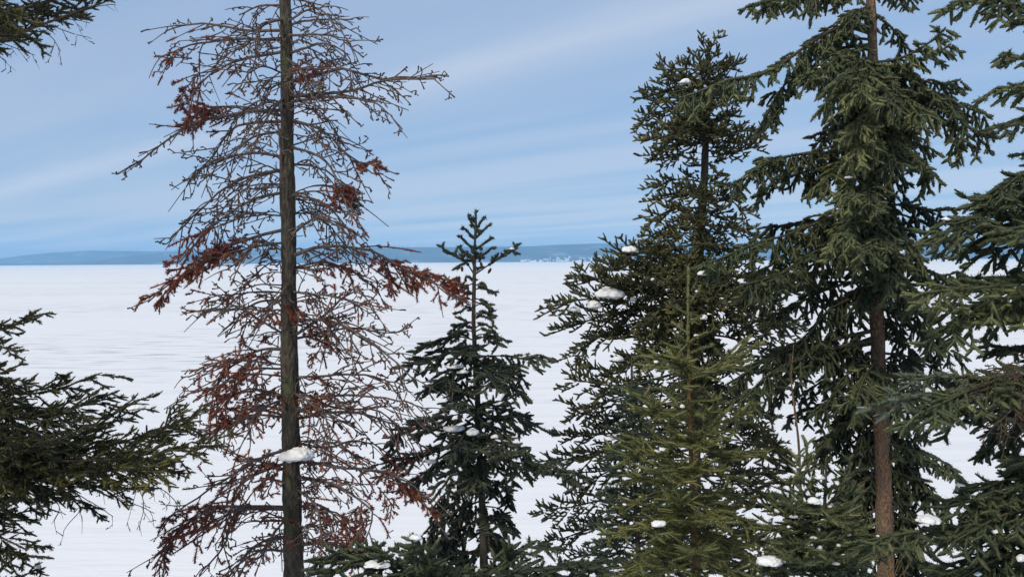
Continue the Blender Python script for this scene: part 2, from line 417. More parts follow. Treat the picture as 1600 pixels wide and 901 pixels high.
house_me = [building_mesh('house', 16, 12, 7, 5, MAT['wall_white']), building_mesh('house', 24, 13, 8, 5, MAT['wall_white']), building_mesh('house', 18, 12, 9, 4, MAT['wall_grey'])]
shed_me = building_mesh('shed', 60, 20, 8, 4, MAT['wall_white'])
tower_me = building_mesh('tower', 7, 7, 34, 3, MAT['wall_white'])
def far_z(y): return LAKE_Z - 1.0 + 26.5 * 10400 / FOC * float(smooth01((y - 8000) / 2400))
rt = random.Random(5)
spots = []
for i in range(88):
    px = 815 + 200 * rt.random()
    spots.append((px, 8090 + 750 * rt.random() ** 1.6 * min(1, 0.25 + (px - 810) / 150)))
for i, (px, y) in enumerate(spots):
    o = link('house', house_me[i % 3]); o.location = ((px - 800) / FOC * y, y, far_z(y) - 0.3 - (y - 8000) * 0.0015); o.rotation_euler.z = rt.uniform(-0.6, 0.6)
    where = 'at the sparse left end' if px < 865 else 'in the left middle' if px < 918 else 'in the right middle' if px < 968 else 'at the right end, nearest the narrow spruce,'
    tag(o, 'tiny pale house ' + where + ' of the far shore town', 'building', 'houses ' + where.split(',')[0] + ' of the far shore town')
for px, lab in ((833, 'long low white shed at the left end of the far shore town'), (905, 'long low white shed on the shore in the middle of the far town')):
    y = 8060; o = link('shed', shed_me); o.location = ((px - 800) / FOC * y, y, far_z(y) - 0.5); tag(o, lab, 'building')
for px in (860, 871, 889, 925, 948):
    y = 8300 + rt.random() * 200; o = link('tower', tower_me); o.location = ((px - 800) / FOC * y, y, far_z(y) - 1)
    tag(o, 'thin pale tower rising above the houses of the far shore town', 'tower', 'towers of the town on the far shore')

# ------------------------------------------------------------------ trees
class Tree:
    def __init__(s, name, label, cat, d, trunk, radii, bark, twig, needle, st):
        """trunk: photo-pixel polyline (top first) at distance d; radii in metres at its points"""
        s.tops = []; s.twigs = []; s.d = d; s.twig = MAT[twig]; s.needle = MAT[needle]; s.st = st
        pts = [P(x, y, d) for x, y in trunk]
        base = pts[-1] + (pts[-1] - pts[-2]) * 0.0
        gz = float(ground_z(base[0], base[1])) - 0.15
        low = np.array([base[0] + 0.03 * (base[2] - gz), base[1], gz])
        s.axis = spline(pts + [low], 60)
        seg = [0.0]
        for a_, b_ in zip(pts + [low], (pts + [low])[1:]): seg.append(seg[-1] + np.linalg.norm(np.array(b_) - np.array(a_)))
        rr = list(radii) + [radii[-1] * 1.35]
        s.rad = np.interp(np.linspace(0, seg[-1], 60), seg, rr)
        s.root = bpy.data.objects.new(name, None); C.objects.link(s.root)
        s.root.location = low; s.root.empty_display_size = 0.3
        tag(s.root, label, cat, 'spruces and saplings on the lake bluff' if cat == 'tree' else None)
        s.off = low
        tb = Tubes()
        wv = np.stack([np.interp(np.arange(60), np.arange(0, 64, 7), rng.normal(0, 0.010, 10)) for _ in range(3)], 1); wv[:, 2] = 0
        s.axis = s.axis + wv * np.minimum(1, s.rad / 0.04)[:, None]
        ax2 = spline(s.axis, 220); r2 = np.interp(np.linspace(0, 1, 220), np.linspace(0, 1, 60), s.rad)
        kn = np.interp(np.arange(220), np.arange(0, 220, 4), rng.normal(0, 0.05, 55))
        tb.add(ax2[None], (r2 * (1 + kn))[None], 18)
        vv = tb.v[0].reshape(220, 18, 3); ctr = ax2[:, None]
        n_ = rng.normal(0, 0.055, (220, 18)); n_ = n_ * 0.6 + 0.4 * np.roll(n_, 1, 0) + 0.4 * np.roll(n_, 2, 0)
        tb.v = [(ctr + (vv - ctr) * (1 + n_)[..., None]).reshape(-1, 3) - s.off]
        link('trunk', tb.mesh('trunk', MAT[bark]), s.root)

    def bough(s, px, dz=0.0, **kw):
        o = dict(s.st); o.update(kw)
        n = len(px)
        fr = [0.0]
        for a_, b_ in zip(px, px[1:]): fr.append(fr[-1] + math.hypot(b_[0] - a_[0], b_[1] - a_[1]))
        fr = [f / max(fr[-1], 1e-6) for f in fr]
        d0 = s.d + o.get('d0', 0.0)
        A = spline([P(x, y, d0 + dz * f) for (x, y), f in zip(px, fr)], 14)
        s.grow(A, o)

    def grow(s, A, o):
        Ln = float(np.linalg.norm(np.diff(A, axis=0), axis=1).sum())
        A = A + np.cumsum(rng.normal(0, 0.0035 * Ln * o['kink'], A.shape), axis=0) * np.linspace(0, 1, len(A))[:, None]
        tb, nd = Tubes(), Needles()
        r0 = o['r0'] * (0.5 + 0.5 * min(1.6, Ln)); r1 = o['r1']
        tb.add(A[None], (r0 + (r1 - r0) * np.linspace(0, 1, 14) ** 0.8)[None], 6)
        tint0 = o['tint'] + rng.normal(0, 0.10)
        # secondaries
        n2 = max(2, int(Ln * (1 - o['t0']) / o['sp2']))
        t = np.linspace(o['t0'], 0.985, n2) + rng.normal(0, 0.25 / n2, n2)
        if o['gap'] > 0:
            t = t[rng.random(len(t)) > o['gap']]
        t = np.clip(t, 0.02, 0.99); n2 = len(t)
        if n2 == 0: return
        B, T = along(A, t)
        side = nrm(np.cross(T, Z) + np.array([1e-4, 0, 0])); upv = nrm(np.cross(side, T))
        sg = np.where(np.arange(n2) % 2 == 0, 1.0, -1.0)
        th = np.radians(rng.uniform(o['lo'], o['hi'], n2))
        lat = side * (sg * np.cos(th))[:, None] + upv * np.sin(th)[:, None]
        al = np.radians(rng.normal(o['fan'], 9, n2) - 12 * t)
        D = nrm(T * np.cos(al)[:, None] + lat * np.sin(al)[:, None])
        prof = np.minimum(1, 0.45 + t / 0.5) * (1 - o['tip'] * t ** 1.5)
        l2 = o['len2'] * min(1.0, 0.35 + Ln * o['lk']) * prof * rng.uniform(0.55, 1.15, n2)
        K2 = 6
        u_ = np.linspace(0, 1, K2)[None, :, None]
        bend = rng.normal(0, o['curl'], (n2, 3))
        S2 = B[:, None] + D[:, None] * (l2[:, None, None] * u_) + (np.array([0, 0, -o['droop']]) + bend)[:, None] * (l2[:, None, None] * u_ ** 2) + o['turn'] * T[:, None] * (l2[:, None, None] * u_ ** 2)
        rb = o['r2'] * (0.6 + 0.4 * l2 / o['len2'])
        tb.add(S2, rb[:, None] * np.linspace(1, 0.5, K2)[None], 4 if o.get('dead') else 3)
        T2 = nrm(np.gradient(S2, axis=1))
        s.twigs.append(S2[:, 1:].reshape(-1, 3)); s.tops.append(S2[rng.random(n2) < .25, rng.integers(1, K2 - 1)])
        # tertiaries: shoots on the secondaries
        m3 = max(1, int(o['len2'] * 1.2 / o['sp3']))
        dist = (np.arange(m3)[None] + 0.8 + rng.normal(0, 0.2, (n2, m3))) * o['sp3']
        mask = (dist < l2[:, None] * 0.98) & (dist > 0.12 * l2[:, None]) & (rng.random((n2, m3)) > o['gap3'])
        ii, jj = np.nonzero(mask)
        if len(ii):
            f = np.clip(dist[ii, jj] / l2[ii], 0, 0.999)
            x = f * (K2 - 1); k0 = x.astype(int); w = (x - k0)[:, None]
            B3 = S2[ii, k0] * (1 - w) + S2[ii, k0 + 1] * w
            T3 = T2[ii, k0]
            sd3 = nrm(np.cross(T3, Z) + np.array([1e-4, 0, 0])); up3 = nrm(np.cross(sd3, T3))
            sg3 = np.where((jj + ii) % 2 == 0, 1.0, -1.0)
            ph = np.radians(rng.uniform(o['lo3'], o['hi3'], len(ii)))
            lat3 = sd3 * (sg3 * np.cos(ph))[:, None] + up3 * np.sin(ph)[:, None]
            a3 = np.radians(rng.normal(o['fan3'], 10, len(ii)))
            D3 = nrm(T3 * np.cos(a3)[:, None] + lat3 * np.sin(a3)[:, None])
            l3 = o['shoot'] * rng.uniform(0.55, 1.2, len(ii)) * (1.1 - 0.45 * f)
            mid = B3 + D3 * (l3 * 0.55)[:, None] + rng.normal(0, o['curl3'], (len(ii), 3)) * l3[:, None]
            end = B3 + D3 * l3[:, None] + np.array([0, 0, -o['droop3']]) * l3[:, None] + rng.normal(0, o['curl3'], (len(ii), 3)) * l3[:, None]
            P3 = np.stack([B3, mid, end], axis=1)
        else:
            P3 = np.zeros((0, 3, 3)); l3 = np.zeros(0)
        if not o.get('dead'):
            Te = T2[:, -1]; se = nrm(np.cross(Te, Z) + np.array([1e-4, 0, 0])); ue = nrm(np.cross(se, Te))
            for q_ in (-1, 1):
                ph = rng.uniform(-0.7, 0.7, n2)
                de = nrm(Te * 0.75 + q_ * se * (0.65 * np.cos(ph))[:, None] + ue * (0.65 * np.sin(ph) + .15)[:, None])
                le_ = np.minimum(o['shoot'] * rng.uniform(.5, .9, n2), l2)
                b_ = S2[:, -2] * .4 + S2[:, -1] * .6
                nd.add(b_, b_ + de * le_[:, None], tint0 + rng.normal(0, .12, n2) + o['tipt'])
        if o.get('dead'):
            knob = np.array([0.9, 0.75, 1.25])
            tb.add(P3, np.full((len(P3), 3), o['r3']) * knob, 4)
            # short stubs on the shoots
            ns = int(len(P3) * o.get('stub', 1.0))
            if ns:
                q = rng.integers(0, len(P3), ns); w = rng.uniform(0.3, 0.9, ns)[:, None]
                b_ = np.where(w < 0.5, P3[q, 0] * (1 - 2 * w) + P3[q, 1] * 2 * w, P3[q, 1] * (2 - 2 * w) + P3[q, 2] * (2 * w - 1))
                dr = nrm(nrm(P3[q, 2] - P3[q, 0]) * 0.7 + rng.normal(0, 0.6, (ns, 3)))
                le = rng.uniform(0.012, 0.04, ns)[:, None]
                tb.add(np.stack([b_, b_ + dr * le * 0.5, b_ + dr * le + np.array([0, 0, 0.004])], axis=1), np.full((ns, 3), o['r3'] * 0.85) * knob, 3)
            zc = o['zones']
            for (cx, cz, rz, pr) in zc:
                for arr in (P3[:, :2], P3[:, 1:], S2[:, 3:5], S2[:, 4:6], S2[:, 2:4]):
                    if not len(arr): continue
                    mm = arr.mean(axis=1)
                    hit = (np.hypot(mm[:, 0] - cx, mm[:, 2] - cz) < rz) & (rng.random(len(mm)) < pr)
                    if hit.any():
                        nd.add(arr[hit, 0], arr[hit, 1], np.clip(rng.normal(0.4, 0.25, hit.sum()), 0, 1))
        else:
            if len(P3):
                tt = tint0 + rng.normal(0, 0.13, len(P3)) + o['tipt'] * f
                nd.add(P3[:, 0], P3[:, 2], tt)
            for kk in range(K2 - 1):
                sel = (kk / (K2 - 1) >= o['bare2']) & np.ones(n2, bool)
                if sel.any():
                    nd.add(S2[sel, kk], S2[sel, kk + 1], tint0 + rng.normal(0, 0.08, sel.sum()) + o['tipt'] * kk / K2)
            for kk in range(13):
                if kk / 13 >= o['bare1']:
                    nd.add(A[kk:kk + 1], A[kk + 1:kk + 2], np.array([tint0 + o['tipt'] * 0.5]))
        tb.v = [v - s.off for v in tb.v]
        br = link('branch', tb.mesh('branch', s.twig), s.root)
        if nd.count():
            nd.p0 = [p - s.off for p in nd.p0]; nd.p1 = [p - s.off for p in nd.p1]
            mt = MAT[o['mat']] if 'mat' in o else s.needle
            link('needles', nd.mesh('needles', mt, o['nl'], o['nw'], o['dens'], o['nang'], o['core']), br)

    def fill(s, y0, y1, n, wl, wr, zmax, drop=0.35, **kw):
        """short boughs all round the stem; wl, wr: crown half widths (px) at y0 and y1"""
        for i in range(n):
            f = (i + rng.random()) / n; y = y0 + (y1 - y0) * f; x = s.at(y)
            an = i * 2.39996 + rng.normal(0, .3); c_ = math.cos(an)
            w = (wr[0] + (wr[1] - wr[0]) * f if c_ > 0 else wl[0] + (wl[1] - wl[0]) * f) * rng.uniform(.6, 1.0)
            dz = zmax * (0.45 + 0.55 * f) * math.sin(an)
            h = w * drop
            s.bough([(x, y), (x + c_ * w * .5, y + h * .25), (x + c_ * w, y + h)], dz, **kw)

    def at(s, py):
        """trunk point (photo px) at photo row py"""
        q = s.axis
        d = q @ FWD
        xx = 800 + FOC * (q @ RGT) / d; yy = 450.5 - FOC * (q @ UPV) / d
        return float(np.interp(py, yy, xx))

BASE = dict(r0=0.016, r1=0.003, r2=0.0030, r3=0.0020, sp2=0.040, sp3=0.026, t0=0.10, gap=0.06, gap3=0.10, lo=-55, hi=30, fan=58, tip=0.42, lk=0.75,
            len2=0.26, droop=0.25, curl=0.10, turn=0.10, lo3=-40, hi3=40, fan3=45, shoot=0.085, droop3=0.12, curl3=0.05, bare1=0.62, bare2=0.15,
            nl=0.0230, nw=0.0054, dens=310, nang=58, core=0.0100, tint=0.40, tipt=0.22, kink=1.0)
def style(big=1.0, **k):
    d = dict(BASE); d.update(k)
    for q in ('nl', 'nw', 'core', 'shoot', 'sp3'): d[q] *= big
    d['dens'] /= big ** 0.7
    d['big'] = big
    return d

# ---- dead spruce with rust-red needles
DD = 6.0
red_px = [(420, 800, 150, .10), (560, 760, 130, .10), (370, 640, 80, .16), (340, 430, 80, .12), (300, 120, 80, .08), (520, 560, 90, .08), (600, 420, 90, .15), (310, 180, 34, .9), (290, 150, 18, .6), (262, 84, 20, .3), (545, 312, 20, .9), (582, 262, 26, .8), (325, 405, 34, .85), (275, 440, 30, .8), (243, 468, 18, .9), (360, 392, 22, .8), (540, 428, 24, .6), (625, 425, 38, .75), (680, 442, 34, .8), (712, 455, 22, .9),
          (495, 545, 26, .4), (462, 490, 16, .8), (385, 560, 36, .5), (352, 640, 28, .7), (420, 745, 24, .5), (335, 800, 34, .7), (285, 820, 34, .7), (255, 880, 24, .9), (610, 770, 40, .6), (655, 785, 28, .8), (555, 830, 30, .8), (500, 118, 26, .25), (380, 140, 20, .3), (500, 610, 24, .3), (380, 620, 26, .35)]
zones = []
for x, y, r_, pr in red_px:
    w = P(x, y, DD); zones.append((w[0], w[2], r_ * 1.1 * DD / FOC, min(1, pr * 1.3)))
dead_st = style(dead=True, zones=zones, r0=0.013, r1=0.0046, r2=0.0058, r3=0.0050, sp2=0.052, sp3=0.050, t0=0.08, gap=0.05, gap3=0.15, lo=-70, hi=65, fan=52, tip=0.45,
                len2=0.26, droop=0.30, curl=0.34, turn=0.35, lo3=-70, hi3=60, fan3=46, shoot=0.080, droop3=0.12, curl3=0.16, nl=0.024, nw=0.0055, dens=460, kink=3.4, stub=1.3, core=0.006)
dead = Tree('dead_spruce', 'mostly bare dead spruce with grey twigs and rust red needles', 'tree', DD,
            [(443, -60), (445, 60), (446, 160), (445, 260), (449, 400), (453, 560), (456, 720), (461, 901), (463, 960)], [0.037, 0.040, 0.043, 0.049, 0.053, 0.056, 0.060, 0.069, 0.073], 'bark_dead', 'twig_dead', 'needle_red', dead_st)
dead_b = [
 ([(444, 8), (405, 8), (376, 22)], 0), ([(444, -5), (480, 2), (505, 6)], -.2), ([(444, 48), (380, 48), (310, 42), (262, 50)], .1), ([(445, 62), (360, 62), (295, 70), (246, 90)], -.2),
 ([(445, 80), (380, 95), (320, 130), (282, 165)], -.3), ([(444, 42), (490, 30), (552, 32)], .1), ([(445, 55), (500, 52), (538, 58)], -.3), ([(445, 85), (505, 75), (545, 100)], -.4),
 ([(446, 152), (530, 143), (600, 118), (682, 108)], -.2), ([(446, 130), (530, 112), (600, 128), (678, 122)], .3), ([(446, 160), (550, 150), (625, 185)], -.4), ([(446, 110), (500, 110), (545, 118)], -.5),
 ([(446, 172), (380, 178), (305, 208), (226, 270)], -.3), ([(446, 182), (360, 168), (292, 188)], .1), ([(446, 190), (370, 196), (325, 240), (300, 250)], .3), ([(445, 205), (395, 215), (352, 262)], -.5),
 ([(446, 185), (505, 205), (545, 245), (603, 270)], -.2), ([(446, 228), (510, 250), (548, 318)], -.4), ([(445, 265), (385, 275), (335, 300), (263, 356)], -.2), ([(445, 245), (380, 240), (322, 265), (300, 285)], .35),
 ([(445, 255), (500, 262), (535, 290)], .2), ([(447, 300), (400, 312), (350, 345), (290, 402)], -.3), ([(447, 302), (500, 318), (535, 360), (548, 385)], -.2), ([(446, 190), (490, 195), (530, 185)], .3),
 ([(448, 358), (395, 372), (330, 402), (238, 474)], -.1), ([(448, 378), (400, 388), (352, 405)], -.4), ([(450, 402), (510, 384), (600, 396), (660, 428), (718, 458)], -.2), ([(450, 420), (520, 412), (596, 462)], .2),
 ([(449, 370), (490, 345), (520, 355), (548, 380)], -.4), ([(452, 455), (500, 462), (560, 482)], -.4), ([(453, 527), (395, 492), (332, 448)], -.2), ([(453, 528), (505, 495), (556, 465), (580, 492)], -.2),
 ([(452, 470), (400, 475), (360, 525)], .2), ([(453, 500), (520, 505), (580, 540), (640, 596)], -.4), ([(453, 530), (540, 518), (622, 530)], .2), ([(453, 545), (400, 548), (345, 590), (330, 650)], .1),
 ([(454, 575), (385, 578), (325, 610)], -.4), ([(454, 590), (540, 588), (640, 604)], -.1), ([(455, 605), (530, 640), (600, 640), (640, 668)], .3), ([(456, 648), (520, 620), (600, 618), (684, 645)], -.3),
 ([(456, 652), (385, 650), (322, 682)], .2), ([(456, 655), (540, 642), (620, 662), (664, 700)], .1), ([(456, 700), (400, 718), (322, 762), (268, 806)], -.3), ([(456, 716), (520, 728), (600, 742), (672, 790)], -.2),
 ([(458, 792), (385, 790), (305, 800), (236, 868)], .1), ([(458, 795), (370, 800), (342, 850), (305, 898)], -.3), ([(457, 742), (530, 762), (578, 800), (560, 845)], -.4), ([(459, 862), (400, 862), (332, 898)], .2),
 ([(459, 852), (530, 850), (566, 885)], .1), ([(458, 835), (392, 850), (352, 900)], -.4), ([(460, 876), (540, 880), (600, 905)], -.3), ([(456, 690), (510, 700), (560, 690), (610, 720)], .3), ([(456, 720), (400, 740), (360, 770), (330, 830)], .3),
 ([(455, 620), (410, 640), (380, 690)], -.6), ([(454, 610), (500, 640), (520, 690)], -.6), ([(452, 440), (430, 470), (400, 500)], -.6), ([(457, 760), (500, 790), (520, 850)], -.5), ([(458, 800), (430, 830), (400, 880)], -.6), ([(446, 150), (420, 180), (395, 220)], -.6), ([(446, 90), (470, 110), (490, 160)], -.6), ([(445, 30), (420, 40), (390, 75)], -.5)]
for px, dz in dead_b: dead.bough(px, dz)
for i in range(60):      # short dead twigs all round the stem
    y0 = rng.uniform(-20, 890); x0 = dead.at(y0); sgn = rng.choice([-1, 1]); w = rng.uniform(35, 95)
    dead.bough([(x0, y0), (x0 + sgn * w * .5, y0 + rng.uniform(-14, 10)), (x0 + sgn * w, y0 + rng.uniform(-15, 40))], rng.uniform(-.5, .5), r0=0.006, len2=0.13, sp2=0.04)
for i in range(30):      # and longer ones between the listed boughs
    y0 = rng.uniform(0, 890); x0 = dead.at(y0); sgn = -1 if i % 2 else 1; w = rng.uniform(80, 170) * (1 if y0 > 420 else .8); up = rng.uniform(-20, 10)
    dead.bough([(x0, y0), (x0 + sgn * w * .5, y0 + up), (x0 + sgn * w, y0 + up + rng.uniform(5, 60))], rng.uniform(-.7, .7), r0=0.008)
cl = dict(len2=.11, sp2=.020, sp3=.03, shoot=.055, r0=.006, t0=.0, kink=2)
for px, dz in [([(365, 180), (325, 172), (288, 190)], .05), ([(360, 182), (320, 186), (292, 200)], -.1), ([(340, 178), (315, 170), (300, 168)], .1), ([(530, 285), (543, 305), (548, 328)], -.4), ([(535, 285), (552, 310), (560, 322)], -.35), ([(550, 252), (585, 258), (604, 270)], -.2),
               ([(372, 388), (330, 402), (280, 436), (242, 474)], -.1), ([(380, 384), (345, 396), (310, 410)], -.2), ([(380, 392), (352, 398), (340, 404)], -.1), ([(590, 398), (625, 415), (650, 440)], -.1), ([(600, 402), (610, 430), (612, 462)], -.15), ([(620, 408), (640, 430), (652, 460)], -.1), ([(650, 425), (690, 440), (722, 466)], -.2), ([(680, 432), (700, 436), (718, 440)], -.2), ([(530, 415), (545, 428), (552, 440)], .1),
               ([(400, 552), (380, 575), (370, 600)], .0), ([(395, 550), (365, 560), (345, 590)], .05), ([(370, 600), (355, 630), (340, 655)], .1), ([(350, 640), (358, 655), (352, 672)], .1), ([(330, 790), (300, 815), (270, 832)], -.2), ([(350, 790), (330, 800), (318, 815)], -.1), ([(290, 820), (262, 850), (245, 890)], -.1), ([(270, 830), (256, 860), (258, 895)], -.1), ([(300, 800), (270, 805), (255, 822)], -.2),
               ([(600, 745), (640, 768), (672, 795)], -.2), ([(620, 750), (650, 770), (668, 776)], -.2), ([(590, 760), (610, 785), (612, 810)], -.2), ([(560, 790), (566, 815), (556, 845)], -.4), ([(560, 790), (545, 810), (540, 830)], -.35), ([(455, 478), (464, 488), (470, 505)], -.3), ([(510, 520), (500, 545), (490, 560)], -.3), ([(470, 790), (490, 800), (505, 820)], -.4), ([(425, 735), (415, 750), (405, 760)], -.3), ([(300, 92), (270, 90), (250, 98)], -.2), ([(305, 120), (288, 145), (282, 168)], -.3)]:
    dead.bough(px, dz, **cl)
dead.bough([(444, 330), (436, 260), (428, 205), (418, 150)], -.12, len2=0.10, r0=0.02, sp2=0.06)

# ---- small spruce with a sharp top
SS = style(1.22, sp2=0.031, len2=0.185, lo=-65, hi=40, shoot=0.075, sp3=0.030, droop=0.25, gap=.08, tint=0.45, r0=0.010, bare1=0.35, lk=1.0)
small = Tree('spruce_tree', 'small dark spruce with a sharp top, beside the dead spruce', 'tree', 6.6,
             [(743, 352), (742, 420), (741, 500), (745, 600), (752, 750), (759, 901), (761, 960)], [0.006, 0.012, 0.016, 0.020, 0.025, 0.031, 0.033], 'bark_dark', 'twig_live', 'needle_grey', SS)
tip = dict(core=.013, shoot=.06, len2=0.065, sp2=0.042, t0=0.3, bare1=0.0, r0=0.005, sp3=0.2, dens=420, gap=0, tip=0.3, hi=40, lo=-40)
for px, dz in [([(743, 372), (743, 352), (743, 332)], 0), ([(743, 358), (737, 348), (732, 338)], -.02), ([(743, 360), (750, 348), (756, 340)], .03), ([(743, 372), (753, 362), (763, 353)], -.05), ([(743, 374), (735, 366), (728, 358)], .05),
               ([(743, 390), (756, 381), (768, 373)], .04), ([(743, 392), (730, 381), (720, 370)], -.05), ([(743, 404), (757, 396), (766, 388)], -.08), ([(743, 402), (730, 398), (718, 386)], .1), ([(743, 398), (745, 396), (748, 400)], -.15), ([(743, 384), (741, 386), (738, 390)], -.15)]:
    small.bough(px, dz, **tip)
small.fill(560, 890, 14, (45, 85), (45, 75), .5, .5, tint=.32)
tip2 = dict(core=.013, shoot=.07, len2=0.115, sp2=0.04, t0=0.35, bare1=0.3, r0=0.010, sp3=0.2, dens=400, gap=0, tip=0.4, hi=50, lo=-45)
for px, dz in [([(743, 432), (728, 410), (708, 398), (694, 390)], -.05), ([(743, 428), (766, 412), (786, 398), (808, 386)], -.05), ([(742, 425), (738, 408), (733, 398)], .2), ([(741, 442), (728, 446), (712, 444)], 0), ([(741, 452), (757, 450), (770, 458)], -.08),
               ([(741, 466), (757, 470), (768, 482)], .08), ([(741, 470), (728, 466), (718, 474)], -.05), ([(741, 492), (754, 486), (766, 494)], 0), ([(741, 502), (728, 504), (716, 514)], -.05), ([(742, 512), (756, 506), (768, 512)], -.1)] + [([(742, yy), (742 + sg_ * 12, yy - 4), (742 + sg_ * w_, yy + 4)], dz_) for yy, sg_, w_, dz_ in ((436, -1, 14, .1), (446, 1, 18, -.12), (460, -1, 20, -.1), (478, 1, 24, .06), (484, -1, 22, .1), (498, 1, 30, -.1), (508, -1, 32, .08), (518, 1, 36, -.12), (520, -1, 40, -.1), (526, 1, 44, .1))]:
    small.bough(px, dz, **tip2)
for px, dz in [([(743, 532), (720, 526), (690, 530), (658, 544)], -.1), ([(743, 545), (705, 552), (665, 562), (626, 574)], -.2), ([(743, 530), (765, 524), (788, 530)], -.1), ([(744, 556), (790, 556), (818, 560), (843, 553)], -.1), ([(744, 562), (770, 566), (812, 585)], .2),
               ([(744, 575), (780, 585), (812, 612)], -.3), ([(744, 545), (735, 540), (725, 555)], -.4), ([(744, 560), (710, 580), (690, 600)], -.4), ([(744, 585), (700, 596), (662, 604)], .2), ([(744, 560), (760, 575), (770, 600)], -.5), ([(745, 600), (720, 620), (705, 640)], -.5),
               ([(746, 636), (790, 640), (815, 650)], .2), ([(747, 655), (790, 650), (822, 655), (852, 672)], -.1), ([(746, 640), (700, 650), (650, 660)], .2), ([(747, 665), (700, 672), (650, 668), (610, 690)], -.2), ([(748, 680), (700, 700), (650, 712), (594, 724)], -.1), ([(747, 660), (730, 672), (712, 700)], -.6),
               ([(748, 672), (768, 684), (790, 712)], -.6), ([(748, 690), (800, 694), (840, 720)], -.3), ([(748, 700), (720, 722), (690, 760)], -.3), ([(749, 705), (745, 722), (742, 752)], -.5), ([(749, 712), (800, 722), (850, 728), (898, 738)], -.5), ([(748, 690), (690, 722), (640, 748)], .2)]:
    small.bough(px, dz)
low = dict(lo=-85, hi=-25, droop=0.5, tint=0.22, gap=.12)
for px, dz in [([(751, 742), (715, 752), (680, 790)], .2), ([(752, 752), (780, 752), (800, 780)], .1), ([(752, 768), (700, 790), (655, 845)], -.1), ([(753, 780), (720, 800), (690, 850)], .3), ([(753, 790), (780, 795), (805, 822)], -.1), ([(755, 812), (700, 832), (640, 872)], .1),
               ([(755, 830), (780, 835), (800, 860)], .2), ([(757, 858), (700, 868), (640, 892)], -.1), ([(757, 862), (720, 880), (690, 905)], -.3), ([(757, 870), (790, 878), (830, 895)], .1)]:
    small.bough(px, dz, **low)

# ---- narrow spruce with a club shaped top, behind
BS = style(1.25, sp2=0.024, sp3=0.029, len2=0.18, lo=-75, hi=80, fan=50, shoot=0.060, droop=0.05, droop3=-0.30, nl=0.0155, nw=0.0052, dens=320, core=0.0080, t0=.25, tip=.10, tint=0.48, tipt=0.30, bare1=0.5, bare2=0.3, hi3=75, lo3=-10, fan3=48, r0=0.013, gap=.05, lk=0.9)
black = Tree('spruce_tree', 'tall narrow spruce with a dense club shaped top against the sky', 'tree', 8.6,
             [(1107, 60), (1108, 130), (1104, 220), (1100, 300), (1092, 400), (1086, 600), (1088, 901), (1088, 960)], [0.010, 0.022, 0.032, 0.040, 0.044, 0.048, 0.052, 0.056], 'bark_dark', 'twig_live', 'needle_black', BS)
for i in range(22):
    y0 = 66 + i * 7.5; an = i * 2.4; w = 14 + 22 * min(1, i / 9) * (0.7 + .6 * rng.random())
    black.bough([(1107, y0 + 12), (1107 + w * .6 * math.cos(an), y0), (1107 + w * math.cos(an), y0 - 10)], 0.004 * w * math.sin(an) * 1.6, t0=0.05, len2=0.14, hi=60)
for px, dz in [([(1108, 112), (1075, 108), (1040, 110)], -.1), ([(1108, 120), (1070, 122), (1036, 116)], .2), ([(1107, 138), (1060, 134), (1012, 150)], -.2), ([(1107, 150), (1060, 150), (1020, 160)], .3), ([(1106, 168), (1050, 172), (1003, 192)], -.1), ([(1106, 175), (1060, 190), (1012, 205)], .3), ([(1106, 190), (1060, 206), (1018, 222)], -.4),
               ([(1105, 210), (1065, 222), (1022, 246)], -.1), ([(1105, 215), (1070, 235), (1040, 252)], .3), ([(1106, 160), (1080, 180), (1055, 215)], -.5), ([(1108, 118), (1130, 108), (1150, 96)], .2), ([(1107, 140), (1140, 150), (1160, 148)], .2), ([(1105, 215), (1150, 222), (1178, 212), (1202, 196)], -.1), ([(1104, 235), (1140, 240), (1185, 226)], .2), ([(1105, 200), (1140, 206), (1160, 200)], -.4),
               ([(1101, 285), (1060, 280), (1022, 292)], -.1), ([(1101, 300), (1060, 305), (1020, 312)], .3), ([(1100, 325), (1050, 328), (1018, 345)], -.2), ([(1098, 345), (1050, 352), (1012, 372)], .1), ([(1097, 360), (1060, 368), (1030, 385)], -.4), ([(1095, 382), (1040, 388), (1002, 396)], .1), ([(1101, 300), (1140, 312), (1168, 342)], -.1), ([(1100, 325), (1130, 340), (1150, 350)], .3), ([(1098, 350), (1140, 355), (1178, 368)], -.1), ([(1096, 375), (1130, 380), (1150, 400)], -.3)]:
    black.bough(px, dz)
lowb = dict(len2=0.25, sp2=0.026, r0=0.015, shoot=0.075)
